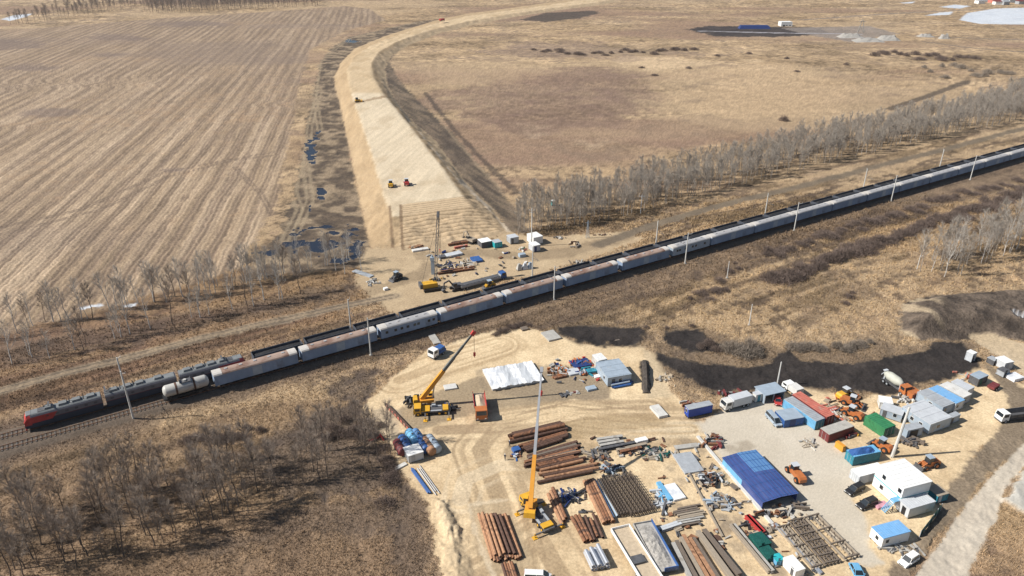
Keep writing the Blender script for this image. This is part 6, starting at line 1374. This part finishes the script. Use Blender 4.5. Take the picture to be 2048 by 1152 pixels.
# ------------------------------------------------------------ vegetation
def branch_blade(b, p, q, w_, mi=0):
    d = q - p; a = d.cross(Vector((rnd.random() - .5, rnd.random() - .5, rnd.random() - .5))).normalized() * w_ / 2
    b.add([p - a, p + a, q], [(0, 1, 2)], mi)
def rand_dir(axis, spread, r):
    v = Vector((r.gauss(0, 1), r.gauss(0, 1), r.gauss(0, 1))).normalized()
    return (axis + v * spread).normalized()
def tree_parts(seed, h, r0, limbs, subs, twigs, asc, lmul, tw, thick=1.0, lowest=.28):
    """bare deciduous tree: tapered trunk with limbs (tubes), crown of fine twigs (blades)"""
    r = random.Random(seed); tb = MB(); cb = MB()
    pts = [Vector((0, 0, -.2))]; n = 7
    for k in range(1, n + 1): pts.append(Vector((pts[-1].x + r.gauss(0, .012) * h, pts[-1].y + r.gauss(0, .012) * h, h * k / n)))
    R = lambda t: r0 * (1 - t) ** .8 + .025
    for k in range(n): tb.tube(pts[k], pts[k + 1], R(k / n), R((k + 1) / n), 6, 0, False)
    def at(t):
        f = t * n; k = min(n - 1, int(f)); return pts[k].lerp(pts[k + 1], f - k)
    for i in range(limbs):
        t = lowest + (.97 - lowest) * (i + r.random()) / limbs; p = at(t); az = i * 2.4 + r.gauss(0, .5)
        el = asc + r.gauss(0, .12) + .25 * t
        d = Vector((math.cos(az) * math.cos(el), math.sin(az) * math.cos(el), math.sin(el)))
        L = h * lmul * (1.15 - t) * r.uniform(.7, 1.25) + .5
        mid = p + d * L * .5; q = mid + rand_dir(d + Vector((0, 0, .35)), .18, r) * L * .5
        rr = R(t) * .5
        tb.tube(p, mid, rr, rr * .65, 4, 0, False).tube(mid, q, rr * .65, .015, 4, 0, False)
        for j in range(subs):
            s = .25 + .75 * (j + r.random()) / subs; sp = p.lerp(mid, s * 2) if s < .5 else mid.lerp(q, s * 2 - 1)
            sd = rand_dir(d + Vector((0, 0, .3)), .65, r); sl = L * r.uniform(.28, .5); sq = sp + sd * sl
            branch_blade(cb, sp, sq, .07 * thick)
            for k in range(twigs):
                u = .2 + .8 * r.random(); tp = sp.lerp(sq, u); td = rand_dir(sd + Vector((0, 0, .25)), .6, r)
                branch_blade(cb, tp, tp + td * r.uniform(.4, 1.0) * tw, .030 * thick)
    return tb, cb
LIGHT = []; DARK = []; MID = []
def make_tree(kind, seed):
    if kind == 'light': tb, cb = tree_parts(seed, rnd.uniform(11, 14), .14, 14, 5, 13, .85, .34, 1.8, .85, .3); mt = ('bark', 'ptwig')
    elif kind == 'dark': tb, cb = tree_parts(seed, rnd.uniform(11.5, 14.5), .12, 17, 6, 15, .78, .27, 1.9, .85, .42); mt = ('dbark', 'btwig')
    else: tb, cb = tree_parts(seed, rnd.uniform(12, 15), .14, 14, 5, 16, .9, .31, 1.9, 1.0, .36); mt = ('mbark', 'twig')
    t = thing('bare_tree', 'bare tree', 'tree', (0, 0, 0))
    tb.build('trunk', mt[0], t); cb.build('crown', mt[1], t)
    return t
protoset = {k: [make_tree(k, 100 * i + s) for s in range(6)] for i, k in enumerate(('light', 'dark', 'mid'))}
used = set()
def put_tree(kind, x, y, label, group, scale=None, z=0):
    p = rnd.choice(protoset[kind])
    if p.name not in used: used.add(p.name); o = p
    else: o = copy_tree(p)
    s = scale or rnd.uniform(.72, 1.12)
    place(o, (x, y, z - .1), rnd.uniform(0, 6.28)); o.scale = (s * rnd.uniform(.85, 1.1), s * rnd.uniform(.85, 1.1), s); o.rotation_euler.x = rnd.gauss(0, .03); o.rotation_euler.y = rnd.gauss(0, .03)
    tag(o, label, 'tree', group)
def in_poly(px, py, poly):
    c = False
    for (ax, ay), (bx, by) in zip(poly, poly[1:] + poly[:1]):
        if (ay > py) != (by > py) and px < (bx - ax) * (py - ay) / (by - ay) + ax: c = not c
    return c
def scatter(poly, n, mind):
    """ground points inside an outline of photo pixels, at least mind metres apart"""
    P = [W(*q) for q in poly]; x0, x1 = min(p[0] for p in P), max(p[0] for p in P); y0, y1 = min(p[1] for p in P), max(p[1] for p in P)
    out = []; k = 0
    while len(out) < n and k < n * 60:
        k += 1; x, y = rnd.uniform(x0, x1), rnd.uniform(y0, y1)
        if in_poly(x, y, P) and all((x - a) ** 2 + (y - b) ** 2 > mind * mind for a, b in out): out.append((x, y))
    return out
# belt along the left rail verge: two loose rows of birches
def row_points(line, step, jit):
    P = [WV(*q) for q in line]; out = []
    for a, b in zip(P[:-1], P[1:]):
        L = (b - a).length; k = 0.0
        while k < L:
            p = a.lerp(b, k / L); out.append((p.x + rnd.gauss(0, jit), p.y + rnd.gauss(0, jit))); k += step * rnd.uniform(.5, 1.6)
    return out
for ln, st in (([(-30, 680), (80, 652), (180, 630), (300, 605), (420, 578), (560, 548), (715, 520)], 2.9), ([(20, 718), (70, 712), (190, 690), (250, 668), (380, 640), (480, 615), (600, 588)], 4.0), ([(250, 615), (420, 590), (500, 560), (590, 545)], 4.2)):
    for x, y in row_points(ln, st, 1.5): put_tree('light' if rnd.random() < .85 else 'dark', x, y, 'bare birch in the loose rows between the stubble field and the left rail track', 'birches along the left rail verge', rnd.uniform(.65, 1.15))
for px, py in ((655, 530), (672, 540), (690, 548), (700, 520), (652, 515), (725, 545)): put_tree('light', *W(px, py), 'pale bare tree at the wet ground beside the west toe of the embankment', 'pale trees at the wet ground', rnd.uniform(.8, 1.1))
# grove in the left foreground
GROVE = [(-60, 1150), (-60, 1060), (60, 1020), (160, 1010), (260, 960), (420, 930), (560, 890), (700, 850), (775, 880), (790, 925), (700, 955), (600, 970), (500, 1030), (420, 1080), (300, 1100), (200, 1130), (60, 1170)]
for x, y in scatter(GROVE, 112, 1.7): put_tree('dark', x, y, 'bare brown tree with dark trunk in the left foreground grove', 'brown trees of the foreground grove', rnd.uniform(.55, 1.1))
# clump at the right edge
CL = [(1826, 540), (1850, 545), (1910, 556), (1960, 530), (2060, 500), (2100, 470), (2060, 440), (1980, 470), (1900, 505), (1850, 522)]
for x, y in scatter(CL, 62, 1.5): put_tree('mid' if rnd.random() < .75 else 'light', x, y, 'pale bare tree in the leaning clump at the right edge above the dark mound', 'pale trees of the right edge clump', rnd.uniform(.65, 1.2))
# belt north of the railway: nearest trees one by one, the rest of the belt as one growth
BELT = [(1035, 470), (1100, 462), (1180, 452), (1290, 424), (1420, 388), (1560, 352), (1700, 316), (1850, 282), (2048, 240), (2300, 180), (2300, 130), (2048, 186), (1850, 238), (1700, 268), (1560, 300), (1420, 335), (1290, 365), (1180, 392), (1110, 408), (1050, 415)]
pts = sorted(scatter(BELT, 1700, 1.7), key=lambda p: math.hypot(p[0], p[1]))
for x, y in pts[:64]: put_tree('mid', x, y, 'grey bare tree at the near end of the long belt north of the railway', 'grey trees of the long belt', rnd.uniform(.55, 1.0))
def merged(name, spots, kind, lo, hi, twigmat=None):
    vs = []; fs = []; mi = []; off = 0
    src = []
    for p in protoset[kind][:4]:
        for ch in p.children:
            me = ch.data; co = np.zeros(len(me.vertices) * 3); me.vertices.foreach_get('co', co)
            src.append((co.reshape(-1, 3), [tuple(pl.vertices) for pl in me.polygons], 0 if ch.name.startswith('trunk') else 1))
    V = []; LI = []; LS = []; MI = []; off = 0; ls = 0
    prep = []
    for co, pl, m in src:
        li = np.array([i for f in pl for i in f]); ln_ = np.array([len(f) for f in pl]); prep.append((co, li, ln_, m))
    for x, y in spots:
        k = rnd.randrange(4); a = rnd.uniform(0, 6.28); s = rnd.uniform(lo, hi); ca, sa = math.cos(a) * s, math.sin(a) * s
        for co, li, ln_, m in prep[2 * k:2 * k + 2]:
            V.append(np.stack([co[:, 0] * ca - co[:, 1] * sa + x, co[:, 0] * sa + co[:, 1] * ca + y, co[:, 2] * s], 1))
            LI.append(li + off); LS.append(np.concatenate([[0], np.cumsum(ln_)[:-1]]) + ls); MI.append(np.full(len(ln_), m)); off += len(co); ls += len(li)
    V = np.concatenate(V); LI = np.concatenate(LI); LS = np.concatenate(LS); MI = np.concatenate(MI)
    me = bpy.data.meshes.new(name); me.vertices.add(len(V)); me.loops.add(len(LI)); me.polygons.add(len(LS))
    me.vertices.foreach_set('co', V.astype(np.float32).ravel()); me.loops.foreach_set('vertex_index', LI.astype(np.int32)); me.polygons.foreach_set('loop_start', LS.astype(np.int32)); me.polygons.foreach_set('material_index', MI.astype(np.int32))
    for m in ('mbark' if kind != 'dark' else 'dbark', twigmat or ('twig' if kind == 'mid' else 'btwig')): me.materials.append(M[m])
    me.update(calc_edges=True); o = bpy.data.objects.new(name, me); COL.objects.link(o)
    return o
o = merged('tree_belt', pts[64:], 'mid', .55, 1.05)
tag(o, 'long belt of grey bare trees running right along the railway', 'trees', kind='stuff')
far = scatter([(0, 50), (30, 44), (120, 24), (230, 8), (330, -2), (330, 12), (230, 22), (130, 38), (60, 48)], 130, 6) + scatter([(285, 22), (330, 12), (480, 2), (640, -4), (640, 12), (520, 18), (420, 24), (300, 27)], 420, 5.5) + scatter([(1900, 4), (2060, -4), (2300, -8), (2300, 6), (2048, 12), (1960, 12)], 50, 9)
o = merged('far_wood', far, 'dark', .95, 1.35); tag(o, 'dark far woods along the top edge of the picture', 'trees', kind='stuff')

# shrubs
def make_shrub(seed, mat, name='bare_shrub', n=340, flat=.85):
    r = random.Random(seed); b = MB()
    for k in range(n):
        a = r.uniform(0, 6.28); rr = r.random() ** .75; p = Vector((math.cos(a) * rr * .75, math.sin(a) * rr * .75, 0)); 
        top = Vector((p.x * 1.25 + r.gauss(0, .12), p.y * 1.25 + r.gauss(0, .12), flat * math.sqrt(max(.05, 1 - rr * rr)) * r.uniform(.6, 1.1)))
        u = r.uniform(0, .55); q = p.lerp(top, u); branch_blade(b, q, top, .035)
        for j in range(2):
            e = q.lerp(top, r.uniform(.3, 1)); branch_blade(b, e, e + rand_dir(Vector((0, 0, 1)), .9, r) * r.uniform(.15, .4), .022)
    return b.build(name, mat)
SH = {m: [make_shrub(7 * i + s, m) for s in range(3)] for i, m in enumerate(('shrub', 'lshrub'))}
shused = set()
def put_shrub(kind, px, py, rx, h, label, group):
    p = rnd.choice(SH[kind])
    if p.name not in shused: shused.add(p.name); o = p
    else: o = p.copy(); COL.objects.link(o)
    x, y = W(px, py); o.location = (x, y, -.05); o.rotation_euler = (0, 0, rnd.uniform(0, 6.28)); o.scale = (rx, rx * rnd.uniform(.8, 1.1), h); tag(o, label, 'shrub', group)
def shrub_row(line, n, rx, h, kind, label, group, spread=5):
    P = [Vector(q) for q in line]; seg = [(b - a).length for a, b in zip(P[:-1], P[1:])]; T = sum(seg)
    for k in range(n):
        d = T * (k + rnd.random()) / n
        for (a, b), s in zip(zip(P[:-1], P[1:]), seg):
            if d <= s: p = a.lerp(b, d / s); break
            d -= s
        put_shrub(kind, p.x, p.y + rnd.gauss(0, spread), rx * rnd.uniform(.6, 1.25), h * rnd.uniform(.7, 1.2), label, group)
shrub_row([(1535, 566), (1590, 552), (1650, 530), (1690, 508), (1740, 496), (1790, 476), (1860, 450), (1940, 422), (2048, 388)], 84, 4.2, 3.4, 'shrub', 'dense dark brown shrub in the thick band on the slope right of the train', 'dark shrubs of the thick band', 4.5)
shrub_row([(1520, 515), (1560, 505), (1640, 478), (1720, 452), (1800, 428), (1900, 400), (2048, 362)], 46, 3.6, 2.2, 'shrub', 'brown shrub in the thin upper band just below the train', 'brown shrubs of the upper band', 5)
shrub_row([(1380, 600), (1420, 590), (1440, 560), (1480, 535)], 12, 2.4, 1.5, 'shrub', 'small brown shrub in the grass below the short pole', 'small shrubs below the short pole', 8)
shrub_row([(1582, 700), (1640, 700), (1700, 698), (1745, 690)], 15, 2.4, 2.4, 'lshrub', 'grey shrub in the low row above the dark haul road', 'grey shrubs above the haul road', 3)
for q in ((1470, 705, 3.6, 4.4), (1500, 700, 3.6, 4.6), (1485, 712, 3.4, 3.8), (1452, 700, 3, 3.2), (1512, 712, 2.6, 3)): put_shrub('lshrub', *q, 'pale grey shrub of the large round bush beside the haul road', 'pale round bush')
for q in ((1418, 690, 2.4, 2.6), (1402, 696, 2.0, 2), (1432, 702, 2.0, 2.2)): put_shrub('shrub', *q, 'dark shrub left of the large pale bush', 'dark shrubs beside the pale bush')
for q in ((1698, 596, 2.4, 1.8), (1690, 608, 1.8, 1.4), (1704, 588, 1.6, 1.5)): put_shrub('shrub', *q, 'lone dark shrub in the middle of the right meadow', 'lone dark shrubs')
shrub_row([(985, 672), (1030, 655), (1060, 648)], 12, 1.7, 1.3, 'shrub', 'dark shrub along the upper edge of the sand yard', 'shrubs at the yard edge', 2)
shrub_row([(370, 888), (440, 880), (520, 860)], 10, 2.2, 1.4, 'shrub', 'dark shrub in the grass below the nearer track', 'shrubs below the nearer track', 6)
shrub_row([(640, 870), (700, 850), (760, 880), (790, 950), (770, 990)], 22, 2.2, 1.7, 'shrub', 'dark shrub in the thicket at the west edge of the sand', 'shrubs of the west thicket', 12)
shrub_row([(1065, 105), (1180, 108), (1290, 105), (1390, 100)], 24, 5.5, 3.2, 'shrub', 'far brown shrub in the row across the far meadow', 'far shrubs of the meadow row', 3)
shrub_row([(1740, 108), (1830, 112), (1900, 118), (1950, 120)], 16, 6, 4, 'shrub', 'far dark shrub right of the gravel heaps', 'far shrubs by the gravel heaps', 4)
shrub_row([(1840, 138), (1920, 140), (2048, 160)], 14, 5, 4, 'lshrub', 'far grey shrub above the right end of the tree belt', 'far grey shrubs', 6)
shrub_row([(1250, 150), (1500, 108), (1600, 130), (1700, 125)], 8, 4, 2.5, 'shrub', 'lone far shrub on the straw meadow', 'lone far shrubs', 14)
put_shrub('shrub', 1567, 242, 3.5, 4, 'single dark shrub behind the long tree belt', 'single shrub')
shrub_row([(1390, 650), (1280, 660)], 3, 1.8, 1.2, 'shrub', 'dark shrub between the two dark soil patches', 'shrubs between soil patches', 4)
# dry grass: tufts of blades over the near meadow
gi = np.where((REG == 0) & (Y < 330) & (N_ < 60) & (np.abs(bed + 0) > -9) & (bed > 1.5) & (PXf > -60) & (PXf < 2110) & (PYf < 1190))[0]
rs = np.random.RandomState(5)
pick = rs.choice(gi, min(len(gi), 90000), replace=False)
keep = rs.rand(len(pick)) < np.clip(t_[pick] * 1.1 + .12, 0, 1); pick = pick[keep]
nT = len(pick); nb = 3
gx = np.repeat(X[pick], nb) + rs.normal(0, .22, nT * nb); gy = np.repeat(Y[pick], nb) + rs.normal(0, .22, nT * nb); gz = np.repeat(Z[pick], nb) - .05
sc_ = np.repeat(rs.uniform(.5, 1.25, nT) * np.clip(Y[pick] / 170, .8, 1.7), nb)
an = rs.uniform(0, 6.28, nT * nb); wx = np.cos(an) * .09 * sc_; wy = np.sin(an) * .09 * sc_
hx = rs.normal(0, .22, nT * nb) * sc_; hy = rs.normal(0, .22, nT * nb) * sc_; hz = rs.uniform(.25, .6, nT * nb) * sc_
V = np.stack([np.stack([gx - wx, gy - wy, gz], 1), np.stack([gx + wx, gy + wy, gz], 1), np.stack([gx + hx, gy + hy, gz + hz], 1)], 1).reshape(-1, 3)
me = bpy.data.meshes.new('dry_grass'); me.vertices.add(len(V)); me.loops.add(len(V)); me.polygons.add(len(V) // 3)
me.vertices.foreach_set('co', V.astype(np.float32).ravel()); me.loops.foreach_set('vertex_index', np.arange(len(V), dtype=np.int32)); me.polygons.foreach_set('loop_start', np.arange(0, len(V), 3, dtype=np.int32))
gc = np.repeat(C[pick] * np.array([1.15, 1.12, 1.05]), nb * 3, 0) * np.repeat(rs.uniform(.75, 1.25, nT * nb), 3)[:, None]
a = me.attributes.new('earth', 'FLOAT_COLOR', 'POINT'); a.data.foreach_set('color', np.concatenate([np.clip(gc, 0, 1), np.ones((len(gc), 1))], 1).astype(np.float32).ravel())
me.materials.append(ground_mat('dry_grass_blades', 2, .15, 0, .1)); me.update(calc_edges=True)
o = bpy.data.objects.new('dry_grass', me); COL.objects.link(o); tag(o, 'tufts of dry straw coloured grass over the near meadow', 'grass', kind='stuff')
# ------------------------------------------------------------ thin spring haze
hz = MB().box(-13500, 13500, -100, 13500, -6, 118).build('haze', 'white'); hz['kind'] = 'stuff'
hm = bpy.data.materials.new('haze_air'); hm.use_nodes = True; _n = hm.node_tree; _n.nodes.remove(_n.nodes['Principled BSDF'])
_v = _n.nodes.new('ShaderNodeVolumePrincipled'); _v.inputs['Density'].default_value = .000045; _v.inputs['Color'].default_value = (.86, .9, .97, 1); _v.inputs['Anisotropy'].default_value = .2
_n.links.new(_v.outputs[0], _n.nodes['Material Output'].inputs['Volume']); hz.data.materials[0] = hm
